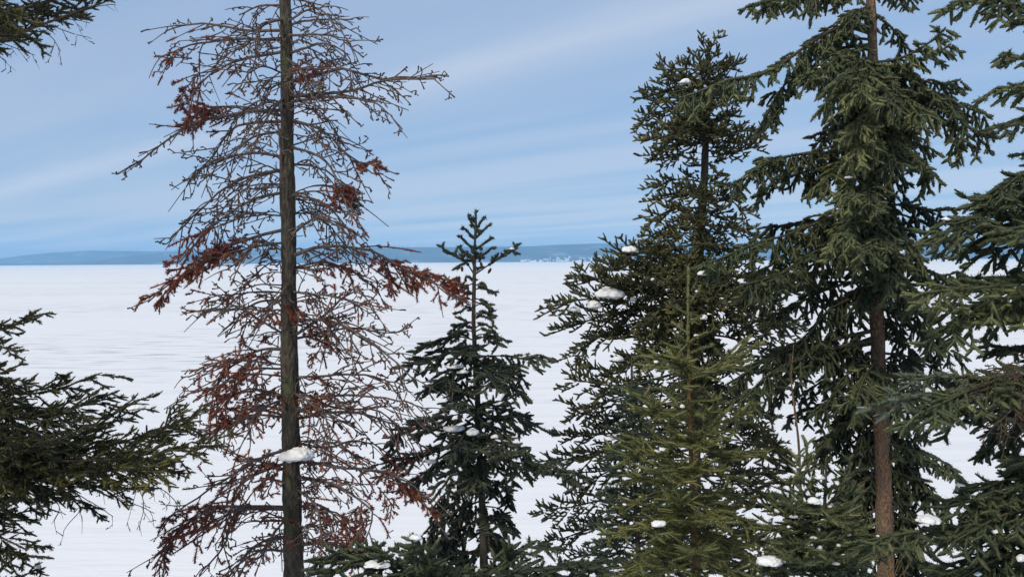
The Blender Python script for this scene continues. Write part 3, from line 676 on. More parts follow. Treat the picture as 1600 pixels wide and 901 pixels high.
for px, dz in [([(1092, 402), (1040, 404), (975, 398)], -.7), ([(1091, 415), (1040, 425), (965, 420)], -.9), ([(1090, 430), (1020, 440), (960, 446)], -.5), ([(1090, 440), (990, 455), (930, 430), (912, 425)], -.5), ([(1089, 450), (980, 468), (905, 468), (868, 482)], -.6), ([(1089, 465), (970, 488), (885, 512)], -.3), ([(1088, 480), (990, 505), (930, 530), (905, 556)], -.4), ([(1088, 500), (1020, 520), (960, 530)], -.2),
               ([(1087, 530), (1030, 545), (985, 570)], -.6), ([(1087, 552), (1000, 565), (945, 578)], -.3), ([(1086, 575), (980, 600), (900, 590)], -.4), ([(1086, 600), (970, 622), (892, 640)], -.2), ([(1086, 620), (1000, 640), (950, 660)], .2), ([(1086, 650), (980, 672), (890, 680)], -.3), ([(1086, 680), (970, 702), (868, 728)], -.4), ([(1087, 700), (990, 720), (905, 755)], -.1), ([(1087, 750), (980, 772), (910, 790), (855, 800)], -.4), ([(1087, 780), (970, 810), (870, 838)], -.2), ([(1088, 810), (980, 840), (910, 870)], .1),
               ([(1090, 425), (1150, 432), (1235, 460)], -.2), ([(1090, 450), (1160, 470), (1240, 500)], .1), ([(1089, 480), (1150, 490), (1220, 515)], -.3), ([(1088, 520), (1150, 530), (1230, 560)], .2), ([(1087, 600), (1140, 620), (1190, 650)], .1), ([(1087, 660), (1150, 670), (1200, 700)], .2), ([(1087, 740), (1150, 750), (1210, 790)], .2), ([(1087, 820), (1160, 830), (1220, 870)], .2)]:
    black.bough(px, dz, **lowb)

for px in ([(1092, 392), (1080, 410), (1062, 440)], [(1092, 400), (1095, 420), (1100, 450)], [(1091, 420), (1078, 450), (1070, 480)], [(1090, 430), (1100, 455), (1112, 485)], [(1090, 450), (1085, 480), (1080, 515)], [(1089, 470), (1100, 500), (1105, 530)], [(1088, 490), (1075, 520), (1060, 550)], [(1088, 510), (1092, 540), (1098, 570)], [(1090, 410), (1050, 425), (1020, 450)], [(1090, 440), (1045, 465), (1010, 500)], [(1089, 420), (1120, 425), (1150, 440)], [(1087, 560), (1085, 590), (1080, 620)], [(1087, 600), (1095, 630), (1100, 665)], [(1089, 460), (1040, 490), (1020, 530)], [(1089, 440), (1125, 450), (1160, 480)]):
    black.bough(px, rng.uniform(-1.2, -.7), **lowb)
black.fill(100, 235, 22, (50, 80), (34, 60), .45, -.1)
black.fill(282, 400, 13, (60, 78), (45, 62), .5, .0)
for i in range(12):      # thin half bare twigs where the crown opens
    y0 = 236 + 5 * i; sg_ = -1 if i % 2 else 1; w = rng.uniform(22, 48)
    black.bough([(black.at(y0), y0), (black.at(y0) + sg_ * w * .5, y0 - 2), (black.at(y0) + sg_ * w, y0 + rng.uniform(-8, 10))], rng.uniform(-.4, .3), r0=.006, len2=.10, gap=.35, gap3=.4, bare2=.4)
for y0 in (292, 330, 368):
    black.bough([(black.at(y0), y0), (black.at(y0) + rng.uniform(-14, 14), y0 + 8), (black.at(y0) + rng.uniform(-30, 30), y0 + 20)], rng.uniform(-.7, -.45))
black.fill(405, 890, 40, (60, 95), (110, 130), .9, .12, **lowb)

# ---- big spruce at right
RS = style(1.38, sp2=0.029, len2=0.165, lo=-88, hi=50, fan=66, shoot=0.060, sp3=0.025, tip=.25, lo3=-85, hi3=25, fan3=42, droop=0.50, droop3=0.35, tint=0.44, tipt=0.22, gap=.13, r0=0.017, bare1=.12)
big = Tree('spruce_tree', 'big spruce with brown trunk and drooping needle laden boughs', 'tree', 7.5,
           [(1359, -80), (1362, 60), (1363, 200), (1365, 320), (1369, 480), (1376, 640), (1381, 760), (1386, 901), (1388, 960)], [0.034, 0.040, 0.047, 0.053, 0.058, 0.064, 0.068, 0.074, 0.076], 'bark_live', 'twig_live', 'needle_white', RS)
dk = dict(tint=0.22, gap=.22)
br_ = dict(tint=0.62)
for px, dz, kw in [
 ([(1360, -20), (1280, -6), (1220, 2), (1180, 14)], -.4, {}), ([(1360, -40), (1300, -20), (1240, -12)], .2, {}), ([(1360, -30), (1400, -12), (1425, 2)], .2, {}), ([(1361, 10), (1330, 22), (1296, 60)], -.1, dk), ([(1361, 20), (1390, 40), (1410, 70)], .1, dk), ([(1361, 10), (1340, 20), (1325, 40)], -.4, {}),
 ([(1362, 52), (1315, 42), (1262, 70), (1205, 108), (1140, 122), (1068, 152)], -.5, dict(tint=.42)), ([(1362, 62), (1300, 60), (1250, 90)], .3, dk), ([(1362, 70), (1300, 80), (1235, 120), (1195, 180)], -.2, dict(tint=.25)), ([(1362, 72), (1310, 90), (1262, 122)], -.7, {}),
 ([(1362, 98), (1405, 92), (1445, 72), (1476, 46)], -.5, br_), ([(1362, 104), (1410, 102), (1462, 84), (1486, 68)], -.2, dict(tint=.5)), ([(1362, 112), (1410, 112), (1460, 128), (1502, 122)], .1, {}),
 ([(1362, 118), (1420, 124), (1470, 150), (1505, 190), (1548, 212)], -.5, {}), ([(1362, 125), (1420, 140), (1470, 180), (1515, 238)], -.3, {}), ([(1362, 130), (1410, 150), (1445, 190)], -.7, {}), ([(1362, 126), (1430, 140), (1500, 165), (1530, 178)], .1, {}),
 ([(1362, 92), (1340, 102), (1312, 128)], -1.1, br_), ([(1362, 98), (1355, 112), (1345, 145)], -1.2, br_), ([(1362, 100), (1330, 120), (1300, 160)], -.9, br_), ([(1362, 100), (1375, 120), (1382, 160)], -1.0, {}), ([(1362, 130), (1350, 165), (1340, 215)], -1.0, br_), ([(1362, 140), (1325, 170), (1312, 200)], -.5, {}),
 ([(1363, 150), (1315, 172), (1280, 215)], .2, dk), ([(1363, 160), (1330, 185), (1290, 222)], .4, dk), ([(1363, 165), (1400, 190), (1420, 215)], .3, dk), ([(1363, 172), (1410, 196), (1445, 240), (1455, 285)], -.4, {}), ([(1363, 180), (1400, 205), (1430, 255)], -.7, {}), ([(1363, 190), (1385, 215), (1400, 260)], -.9, {}), ([(1363, 175), (1345, 205), (1335, 245)], -1.0, br_),
 ([(1364, 218), (1300, 238), (1225, 248), (1142, 290)], -.5, dict(tint=.45)), ([(1364, 225), (1310, 250), (1240, 275), (1190, 300)], -.2, dk), ([(1364, 215), (1300, 228), (1250, 240), (1180, 248)], .2, dk), ([(1364, 235), (1320, 255), (1280, 290)], -.7, {}), ([(1364, 240), (1340, 270), (1322, 315)], -1.1, {}), ([(1364, 245), (1360, 275), (1352, 315)], -1.1, {}), ([(1364, 235), (1395, 262), (1405, 300)], .3, dk), ([(1364, 250), (1385, 280), (1390, 310)], .1, dk),
 ([(1365, 310), (1340, 330), (1318, 370)], -1.2, br_), ([(1365, 318), (1330, 345), (1302, 395)], -1.0, br_), ([(1365, 320), (1355, 350), (1345, 400)], -1.2, br_), ([(1365, 322), (1375, 350), (1378, 385)], -1.1, {}), ([(1365, 330), (1340, 370), (1320, 415)], -.8, {}),
 ([(1366, 318), (1420, 322), (1455, 330), (1486, 330)], .1, dk), ([(1366, 325), (1420, 338), (1470, 360)], .2, dk), ([(1366, 335), (1400, 360), (1430, 400)], -.6, {}), ([(1366, 340), (1395, 380), (1412, 440)], -.9, {}), ([(1366, 345), (1420, 380), (1455, 430)], -.2, {}), ([(1366, 350), (1385, 390), (1392, 440)], -1.0, {}), ([(1367, 380), (1420, 410), (1470, 430), (1495, 425)], .1, dk),
 ([(1366, 318), (1300, 340), (1230, 368), (1160, 392), (1095, 418)], -.7, dict(tint=.45)), ([(1366, 330), (1300, 352), (1240, 385), (1180, 425)], -.4, {}), ([(1366, 322), (1310, 338), (1250, 352), (1180, 362)], .1, dk), ([(1366, 340), (1290, 380), (1230, 420), (1160, 445)], -.8, {}), ([(1366, 345), (1310, 390), (1262, 425)], -.2, dk),
 ([(1368, 428), (1310, 420), (1240, 436), (1160, 462)], .2, dk), ([(1368, 440), (1310, 445), (1250, 470), (1190, 500)], -.2, dk), ([(1368, 450), (1315, 470), (1265, 515)], .2, dk), ([(1368, 455), (1300, 480), (1250, 540)], -.3, dk), ([(1369, 470), (1320, 500), (1290, 550)], .3, dk), ([(1368, 440), (1420, 448), (1465, 500)], -.4, {}), ([(1369, 460), (1420, 475), (1455, 540)], -.3, {}), ([(1369, 470), (1400, 500), (1425, 560)], .2, dk), ([(1369, 480), (1430, 500), (1490, 555)], .1, dk), ([(1368, 430), (1400, 440), (1430, 465)], -.7, {}),
 ([(1370, 515), (1300, 530), (1220, 545), (1132, 588)], -.4, dk), ([(1371, 525), (1300, 550), (1230, 590), (1170, 620)], -.2, dk), ([(1371, 535), (1290, 550), (1200, 560), (1130, 560)], .1, dk), ([(1372, 545), (1310, 580), (1250, 620)], .2, dk), ([(1372, 555), (1320, 590), (1290, 640)], -.3, dk), ([(1371, 530), (1300, 545), (1210, 580), (1150, 635)], -.6, dk), ([(1372, 550), (1430, 560), (1480, 590)], .2, dk), ([(1372, 560), (1420, 580), (1450, 620)], -.2, dk), ([(1372, 560), (1350, 590), (1335, 630)], -.7, {}), ([(1373, 570), (1395, 600), (1405, 640)], -.6, {}), ([(1373, 580), (1410, 620), (1440, 670)], .1, {}),
 ([(1374, 600), (1330, 625), (1290, 690)], .3, dk), ([(1375, 615), (1340, 650), (1320, 720)], .4, dk), ([(1376, 640), (1310, 670), (1265, 740)], .2, dk), ([(1377, 655), (1340, 690), (1322, 760)], .4, dk), ([(1378, 690), (1330, 720), (1295, 790)], .3, dk), ([(1379, 700), (1350, 740), (1340, 800)], .5, dk), ([(1380, 735), (1330, 770), (1300, 850)], .3, dk), ([(1381, 750), (1350, 790), (1342, 860)], .5, dk), ([(1383, 790), (1330, 820), (1300, 900)], .3, dk), ([(1384, 820), (1350, 850), (1335, 910)], .4, dk), ([(1375, 610), (1290, 630), (1230, 650)], .4, dk),
 ([(1377, 660), (1420, 680), (1440, 730)], .3, dk), ([(1379, 690), (1430, 704), (1470, 716), (1508, 745)], -.2, {}), ([(1379, 700), (1420, 730), (1455, 780)], .2, dk), ([(1380, 730), (1430, 750), (1480, 790)], .2, {}), ([(1381, 760), (1410, 790), (1430, 840)], .4, dk), ([(1383, 790), (1420, 820), (1445, 880)], .3, dk), ([(1384, 830), (1410, 850), (1420, 905)], .4, dk), ([(1385, 850), (1440, 870), (1480, 905)], .3, dk)]:
    big.bough(px, dz, **kw)

big.fill(110, 560, 10, (30, 60), (30, 50), .5, 1.0, tint=.3)
big.fill(560, 880, 22, (100, 90), (70, 60), .3, .9, d0=.25, **dk)

# ---- young yellow-green spruce in front
YS = style(1.1, sp2=0.042, len2=0.19, lo=-45, hi=35, fan=48, shoot=0.105, sp3=0.045, gap=.03, gap3=.05, droop=0.0, droop3=0.0, curl=.05, curl3=.03, turn=0.15, nl=0.0205, nw=0.0042, dens=480, core=0.0075, tint=0.58, tipt=0.15, bare1=0.15, bare2=0.0, r0=0.008, r1=0.0025, r2=0.0024, tip=.55, lk=.9)
young = Tree('young_spruce', 'young yellow green spruce with a bare orange leader', 'tree', 5.0,
             [(1075, 425), (1076, 500), (1076, 600), (1078, 700), (1083, 820), (1087, 901), (1090, 960)], [0.0025, 0.0045, 0.010, 0.013, 0.016, 0.018, 0.020], 'bark_young', 'twig_young', 'needle_young', YS)
lead = dict(len2=0.03, sp2=0.3, bare1=0.0, r0=0.004, dens=500, gap=1.0, t0=.5)
for px, dz in [([(1075, 545), (1075, 480), (1074, 420)], 0.001)]:
    young.bough(px, dz, **{**lead, 'gap': 0.0, 'sp2': 0.5, 'len2': 0.001, 'core': .012})
sh = dict(len2=0.05, sp2=0.12, bare1=0.0, r0=0.004, dens=450, t0=.4)
for px, dz in [([(1075, 492), (1062, 484), (1047, 475)], -.06), ([(1075, 476), (1086, 462), (1096, 447)], .05), ([(1075, 505), (1085, 498), (1094, 494)], -.1), ([(1075, 520), (1062, 512), (1054, 505)], .1), ([(1076, 535), (1090, 526), (1104, 518)], -.1), ([(1076, 538), (1064, 528), (1056, 520)], -.12), ([(1076, 548), (1056, 542), (1036, 534)], .08), ([(1076, 552), (1095, 545), (1112, 540)], .1)]:
    young.bough(px, dz, **sh)
for px, dz in [([(1076, 583), (1050, 568), (1016, 556)], -.1), ([(1076, 576), (1050, 566), (1030, 570)], -.25), ([(1076, 592), (1108, 576), (1140, 556), (1176, 538)], -.1), ([(1076, 596), (1110, 575), (1155, 560)], .2), ([(1076, 590), (1060, 600), (1045, 614)], -.2), ([(1076, 590), (1070, 575), (1066, 560)], -.25), ([(1077, 645), (1040, 630), (1010, 640)], .15), ([(1077, 655), (1055, 648), (1028, 648)], -.2),
               ([(1077, 694), (1055, 680), (1030, 655), (1002, 624)], -.2), ([(1077, 684), (1110, 665), (1140, 655), (1168, 640)], -.15), ([(1078, 700), (1105, 672), (1116, 628)], .05), ([(1078, 690), (1095, 690), (1120, 690)], -.3), ([(1078, 712), (1050, 700), (1018, 690), (985, 682)], .1), ([(1078, 715), (1040, 712), (970, 708)], -.15), ([(1078, 725), (1110, 712), (1145, 705), (1178, 712)], -.1), ([(1078, 735), (1050, 730), (1020, 740)], -.35), ([(1079, 740), (1110, 735), (1140, 745)], -.3),
               ([(1080, 760), (1040, 752), (985, 745)], .15), ([(1080, 770), (1030, 768), (975, 790)], -.1), ([(1080, 776), (1120, 768), (1160, 776)], .1), ([(1080, 780), (1100, 792), (1118, 815)], -.4), ([(1080, 785), (1050, 800), (1020, 830)], -.35), ([(1081, 800), (1020, 808), (962, 835)], -.1), ([(1081, 805), (1130, 800), (1172, 815)], -.1), ([(1082, 825), (1050, 840), (1000, 870)], -.3), ([(1082, 832), (1130, 842), (1165, 862), (1190, 895)], -.3), ([(1083, 850), (1030, 862), (970, 890)], .1), ([(1083, 850), (1120, 860), (1140, 890)], -.3), ([(1085, 875), (1050, 885), (1020, 908)], -.35), ([(1085, 880), (1130, 885), (1175, 905)], .1), ([(1085, 885), (1100, 895), (1110, 910)], -.35), ([(1080, 770), (1060, 780), (1040, 795)], .3), ([(1082, 820), (1110, 835), (1140, 850)], .3), ([(1085, 880), (1000, 890), (960, 905)], .2)]:
    young.bough(px, dz)

young.fill(620, 890, 26, (40, 105), (40, 100), .5, .02, gap=.15)

# ---- young blue-green spruce behind it on the left
GS = {**YS, 'tint': 0.42, 'sp2': 0.042, 'len2': 0.16, 'shoot': 0.075, 'sp3': 0.036}
blue = Tree('young_spruce', 'young blue green spruce with short level boughs, left of the orange leader', 'tree', 5.8,
            [(987, 560), (988, 640), (991, 740), (995, 850), (997, 901), (998, 960)], [0.004, 0.008, 0.013, 0.018, 0.021, 0.023], 'bark_dark', 'twig_live', 'needle_blue', GS)
blue.bough([(987, 640), (987, 600), (987, 556)], 0.001, **{**lead, 'gap': 0.0, 'sp2': 0.5, 'len2': 0.001})
for i in range(54):
    y0 = 606 + i * 5.6; sgn = -1 if i % 2 else 1; w = (14 + 0.21 * (y0 - 600)) * rng.uniform(.75, 1.1); x0 = blue.at(y0)
    blue.bough([(x0, y0), (x0 + sgn * w * .5, y0 - 6), (x0 + sgn * w, y0 - 8 + 0.02 * (y0 - 600))], rng.uniform(-.35, .35))

# ---- young spruce low at right with snow lumps
NS = {**YS, 'tint': 0.66, 'lo': -30, 'hi': 45}
snowy = Tree('young_spruce', 'young green spruce at the bottom with snow lumps on its boughs', 'tree', 4.9,
             [(1291, 722), (1289, 780), (1286, 850), (1284, 901), (1283, 960)], [0.004, 0.009, 0.013, 0.016, 0.018], 'bark_dark', 'twig_young', 'needle_white', NS)
snowy.bough([(1289, 790), (1290, 755), (1291, 716)], 0.001, **{**lead, 'gap': 0.0, 'sp2': 0.5, 'len2': 0.001})
snowy.bough([(1278, 900), (1276, 850), (1275, 806)], -.3, **{**lead, 'gap': 0.0, 'sp2': 0.5, 'len2': 0.001})
for px, dz in [([(1288, 800), (1240, 770), (1262, 712)], .05), ([(1289, 790), (1318, 762), (1331, 722)], .1), ([(1289, 770), (1305, 760), (1318, 755)], -.1), ([(1289, 768), (1270, 760), (1252, 752)], -.1), ([(1288, 800), (1310, 795), (1330, 800)], -.2), ([(1288, 800), (1250, 790), (1215, 800)], -.1), ([(1287, 820), (1250, 815), (1218, 830)], -.3), ([(1287, 815), (1262, 800), (1240, 792)], -.35), ([(1287, 830), (1310, 820), (1338, 830)], -.3),
               ([(1286, 850), (1240, 838), (1195, 846)], .1), ([(1286, 850), (1315, 842), (1345, 850)], .1), ([(1286, 860), (1250, 862), (1215, 885)], -.4), ([(1285, 870), (1310, 862), (1335, 870)], -.4), ([(1285, 880), (1240, 872), (1190, 885)], .0), ([(1284, 895), (1240, 890), (1200, 905)], -.35), ([(1284, 890), (1270, 880), (1252, 880)], -.5), ([(1284, 895), (1310, 890), (1340, 900)], -.2), ([(1287, 840), (1262, 842), (1245, 858)], -.5), ([(1287, 840), (1290, 850), (1300, 868)], -.5), ([(1288, 790), (1230, 785), (1180, 790)], .2), ([(1287, 830), (1220, 820), (1160, 830)], .2), ([(1285, 870), (1220, 860), (1160, 880)], .2), ([(1288, 810), (1300, 805), (1310, 815)], -.4)]:
    snowy.bough(px, dz)

snowy.fill(790, 900, 18, (50, 110), (45, 80), .4, .0)

# ---- thin sapling with a bare brown leader
TS = {**YS, 'tint': .35, 'gap': .25, 'gap3': .3, 'len2': .12, 'bare2': .3}
sap = Tree('sapling', 'thin sapling with bare brown leader standing before the big spruce', 'tree', 5.4,
           [(1240, 538), (1236, 590), (1240, 630), (1246, 680), (1249, 730), (1255, 960)], [0.002, 0.0045, 0.006, 0.007, 0.008, 0.012], 'bark_live', 'twig_live', 'needle_black', TS)
for px, dz in [([(1237, 592), (1236, 575), (1235, 556)], 0.01), ([(1237, 610), (1228, 600), (1218, 590)], .05), ([(1237, 612), (1246, 600), (1250, 588)], -.05), ([(1237, 608), (1226, 606), (1212, 604)], -.08)]:
    sap.bough(px, dz, **sh)
for px, dz in [([(1248, 720), (1210, 690), (1160, 655)], -.1), ([(1248, 725), (1200, 700), (1150, 690)], .1), ([(1248, 728), (1200, 715), (1155, 715)], -.2), ([(1249, 735), (1215, 700), (1205, 655)], .1), ([(1249, 735), (1270, 710), (1290, 690)], .15), ([(1249, 740), (1190, 730), (1140, 740)], .1), ([(1249, 745), (1225, 720), (1190, 675)], -.15), ([(1250, 755), (1200, 755), (1165, 770)], -.1)]:
    sap.bough(px, dz)

# ---- tree beyond the right edge of the view: only its boughs reach in
ES = style(1.15, sp2=0.031, len2=0.200, lo=-65, hi=35, fan=52, shoot=0.080, sp3=0.034, droop=0.22, droop3=0.15, tint=0.40, tipt=0.25, t0=.08, r0=0.016, bare1=.2)
edge = Tree('spruce_tree', 'spruce at the right edge reaching in with long boughs', 'tree', 4.8,
            [(1730, -200), (1732, 300), (1738, 700), (1742, 960)], [0.05, 0.07, 0.085, 0.095], 'bark_live', 'twig_live', 'needle_white', ES)
for px, dz, kw in [
 ([(1730, -60), (1640, -20), (1560, -6), (1482, 2)], -.2, dict(len2=.12)), ([(1730, -20), (1660, 8), (1600, 12), (1560, 14)], -.2, dict(len2=.14)), ([(1730, 20), (1660, 40), (1588, 38)], -.1, dict(len2=.10)), ([(1730, 60), (1660, 90), (1600, 92), (1572, 84)], -.2, dict(len2=.10)), ([(1730, 100), (1660, 120), (1600, 132), (1560, 136)], -.2, dict(len2=.12)), ([(1730, 130), (1660, 160), (1600, 178), (1566, 194)], -.2, dict(len2=.14)), ([(1730, 200), (1660, 230), (1584, 243)], -.1, dict(len2=.05)),
 ([(1731, 240), (1660, 262), (1600, 266), (1550, 292)], -.3, {}), ([(1731, 260), (1660, 285), (1600, 292), (1535, 312)], -.1, {}), ([(1732, 290), (1650, 310), (1570, 325), (1490, 352)], -.3, {}), ([(1732, 300), (1660, 330), (1590, 350), (1520, 380)], .0, dk), ([(1732, 310), (1650, 330), (1560, 348), (1462, 368)], -.1, {}), ([(1732, 330), (1650, 350), (1580, 362)], -.5, {}), ([(1732, 340), (1660, 362), (1580, 385), (1510, 392)], .1, dk),
 ([(1733, 420), (1650, 434), (1560, 448), (1445, 462)], -.4, br_), ([(1733, 425), (1650, 445), (1570, 468), (1470, 490)], -.2, dict(tint=.55)), ([(1733, 415), (1650, 428), (1580, 430), (1520, 432)], -.1, {}), ([(1733, 440), (1660, 460), (1600, 480), (1545, 510)], .1, dk), ([(1733, 440), (1640, 462), (1540, 488), (1482, 520)], -.3, br_),
 ([(1734, 500), (1660, 530), (1600, 545), (1545, 542)], .2, {}), ([(1735, 530), (1650, 575), (1560, 590), (1490, 585), (1430, 592)], -.4, dict(mat='needle_frost', tint=.35, tipt=.3)), ([(1735, 545), (1650, 585), (1560, 612), (1470, 616), (1392, 626)], -.5, dict(mat='needle_frost', tint=.35, tipt=.3)), ([(1735, 560), (1650, 600), (1560, 640), (1480, 655)], -.3, dict(tint=.3)), ([(1735, 570), (1650, 610), (1570, 660), (1540, 690)], .1, {**dk, 'gap': .25}), ([(1735, 560), (1660, 590), (1600, 640), (1575, 690)], -.1, {**dk, 'gap': .25}), ([(1735, 550), (1640, 580), (1540, 600), (1440, 640)], -.7, dict(tint=.42)),
 ([(1738, 690), (1660, 720), (1600, 742), (1530, 770)], -.2, {}), ([(1738, 700), (1660, 735), (1580, 765), (1478, 790)], -.3, {}), ([(1738, 720), (1660, 760), (1580, 790), (1490, 825)], -.1, dk), ([(1739, 740), (1660, 780), (1560, 810), (1490, 850)], -.4, {}), ([(1739, 760), (1660, 800), (1580, 840), (1520, 890)], .0, dk), ([(1740, 780), (1650, 810), (1550, 826), (1450, 832), (1362, 848)], -.4, dict(mat='needle_white', tint=.6, len2=.16)), ([(1740, 810), (1660, 840), (1570, 870), (1500, 905)], -.3, {}), ([(1741, 850), (1660, 870), (1580, 890), (1540, 915)], -.2, {}), ([(1741, 830), (1640, 860), (1540, 865), (1475, 880)], .2, dk), ([(1738, 700), (1650, 716), (1598, 720)], -.3, {}), ([(1741, 880), (1640, 892), (1560, 900), (1490, 903)], .0, dk)]:
    edge.bough(px, dz, **kw)
zr = P(1575, 615, 4.7)
inner = style(dead=True, zones=[(zr[0], zr[2], .22, .30)], mat='needle_red', r0=0.007, r1=0.003, r2=0.0036, r3=0.0030, sp2=0.035, sp3=0.035, lo=-75, hi=40, fan=50, len2=.17, shoot=.055, curl=.25, curl3=.12, kink=2, stub=1.2, turn=.3, t0=.3, nl=.014, nw=.004, core=.004)
for px in ([(1735, 545), (1650, 580), (1600, 600), (1535, 630)], [(1735, 535), (1650, 565), (1595, 580), (1545, 590)], [(1735, 555), (1660, 595), (1610, 640), (1580, 680)], [(1735, 560), (1660, 590), (1590, 620), (1550, 660)]):
    edge.bough(px, -.62, **inner)

# ---- tree beyond the left edge of the view
LS = style(1.2, sp2=0.026, len2=0.24, lo=-65, hi=55, fan=50, nl=.017, nw=.0042, core=.0055, shoot=0.060, sp3=0.028, droop=0.12, droop3=0.05, tint=0.34, tipt=0.2, r0=0.016, gap=.1, gap3=.15)
left = Tree('spruce_tree', 'spruce at the left edge reaching in with shaggy boughs', 'tree', 5.2,
            [(-150, -200), (-150, 300), (-152, 700), (-153, 960)], [0.05, 0.07, 0.085, 0.095], 'bark_dark', 'twig_live', 'needle_olive', LS)
for px, dz, kw in [
 ([(-150, 110), (-60, 82), (0, 64), (80, 34), (168, 6)], -.2, dict(lo=5, hi=80, len2=.16, gap=.2, shoot=.05)), ([(-150, 60), (-40, 30), (40, 12), (110, -14)], -.1, {}), ([(-150, 90), (-50, 60), (20, 50), (60, 62)], -.4, dict(tint=.25, len2=.15)), ([(-150, 80), (-30, 40), (50, 24), (120, 20)], .2, dict(tint=.25)), ([(-150, 30), (0, 0), (90, -10), (150, -25)], .1, {}), ([(-150, 60), (-60, 40), (0, 20), (30, 25)], -.5, dict(tint=.5)),
 ([(-151, 480), (-60, 505), (0, 512), (30, 498), (62, 488)], -.2, dict(len2=.10)), ([(-151, 500), (-60, 530), (0, 538), (26, 548)], -.1, dict(len2=.09)),
 ([(-151, 560), (-60, 585), (0, 590), (35, 598)], -.3, dict(tint=.45)), ([(-151, 620), (-40, 615), (40, 618), (100, 606), (148, 586)], -.2, {}), ([(-151, 640), (-20, 632), (80, 640), (162, 618)], .1, {}), ([(-151, 600), (-50, 610), (10, 640), (40, 690)], -.4, {}), ([(-151, 650), (-20, 650), (60, 660), (120, 640)], -.5, {}),
 ([(-152, 720), (0, 705), (100, 690), (160, 660), (205, 634)], -.2, {}), ([(-152, 730), (0, 715), (120, 705), (220, 680), (300, 650)], .0, {}), ([(-152, 735), (0, 722), (130, 715), (230, 705), (330, 690)], -.2, {}), ([(-152, 740), (20, 725), (140, 722), (240, 690), (262, 645)], .2, {}), ([(-152, 745), (20, 735), (120, 740), (185, 735), (236, 742)], -.5, dict(tint=.75)), ([(-152, 750), (0, 742), (100, 750), (180, 758)], -.3, dict(tint=.5)), ([(-152, 720), (-10, 700), (60, 690), (110, 680)], -.6, {}), ([(-152, 700), (-20, 680), (40, 670), (80, 650)], -.2, {}), ([(-152, 750), (-20, 740), (40, 750), (90, 780)], .2, dk), ([(-152, 740), (100, 728), (200, 735), (275, 730)], .2, dk), ([(-152, 760), (0, 755), (80, 760), (140, 790)], .2, dk), ([(-152, 735), (50, 720), (160, 716), (250, 720)], -.4, {}), ([(-152, 690), (-30, 690), (30, 720), (60, 770)], -.3, {}),
 ([(-153, 780), (-60, 790), (0, 790), (40, 770)], -.2, {}), ([(-153, 800), (-60, 815), (-10, 830), (44, 856)], -.2, dk), ([(-153, 790), (-50, 800), (0, 810), (35, 812)], .1, dk), ([(-153, 820), (-60, 840), (-10, 860), (20, 870)], -.3, dk), ([(-153, 960), (-60, 930), (0, 912), (62, 886)], -.1, dict(len2=.08))]:
    left.bough(px, dz, **kw)
twigs = style(dead=True, zones=[], r0=0.005, r1=0.002, r2=0.0024, r3=0.0024, sp2=0.05, sp3=0.05, lo=-80, hi=-30, fan=55, len2=.16, shoot=.05, curl=.25, curl3=.1, kink=2, stub=1.0, gap=.2, turn=.2)
for px, dz in [([(0, 66), (30, 78), (55, 88)], -.1), ([(60, 45), (85, 62), (100, 84)], -.2), ([(80, 40), (120, 55), (146, 62)], -.15), ([(100, 30), (125, 32), (140, 36)], -.1), ([(130, 16), (160, 8), (178, 6)], -.1), ([(90, 750), (130, 775), (180, 800)], -.1), ([(150, 750), (200, 780), (250, 800)], -.1), ([(180, 745), (220, 770), (215, 825)], -.2), ([(60, 760), (90, 790), (80, 815)], -.2), ([(200, 735), (260, 770), (285, 800)], .0), ([(110, 760), (130, 790), (100, 830)], .1), ([(-10, 84), (5, 92), (10, 96)], -.1)]:
    left.bough(px, dz, **twigs)

# ---- low spruce whose upper boughs show along the bottom edge
WS = {**SS, 'tint': .26, 'len2': .16, 'lo': -30, 'hi': 50}
lowt = Tree('spruce_tree', 'low spruce along the bottom edge between dead and small spruce', 'tree', 4.6,
            [(690, 915), (692, 960)], [0.012, 0.016], 'bark_dark', 'twig_live', 'needle_white', WS)
for px, dz in [([(690, 925), (640, 880), (580, 872), (520, 885)], .1), ([(690, 930), (655, 870), (630, 858)], -.15), ([(690, 925), (665, 865), (650, 842)], -.1), ([(690, 935), (600, 895), (540, 900)], -.1), ([(692, 930), (760, 892), (810, 850), (845, 842)], .1), ([(692, 935), (780, 895), (870, 880), (925, 884)], -.1), ([(692, 940), (800, 900), (880, 895), (955, 905)], .1), ([(690, 925), (710, 890), (735, 885)], -.1), ([(692, 940), (740, 905), (800, 890)], -.2), ([(690, 930), (620, 885), (560, 860), (500, 868)], .2)]:
    lowt.bough([(x_, y_ + 8) for x_, y_ in px], dz)

# ---- bare brown shrub at the foot of the big trunk
sh_st = style(dead=True, zones=[], r0=0.004, r1=0.002, r2=0.0022, r3=0.0018, sp2=0.07, sp3=0.06, lo=-20, hi=80, fan=35, len2=.12, shoot=.05, droop=-.25, droop3=-.2, curl=.1, turn=.1, stub=.4)
shrub = Tree('bare_shrub', 'leafless brown shrub twigs in front of the big trunk', 'shrub', 6.3, [(1394, 905), (1394, 960)], [0.006, 0.008], 'bark_young', 'twig_young', 'needle_red', sh_st)
for px in ([(1394, 915), (1388, 880), (1372, 850)], [(1394, 915), (1396, 880), (1394, 852)], [(1394, 915), (1402, 885), (1414, 864)], [(1394, 920), (1384, 895), (1368, 878)], [(1394, 920), (1406, 900), (1418, 885)]):
    shrub.bough(px, -.05)
for tr_ in (shrub,):
    pass

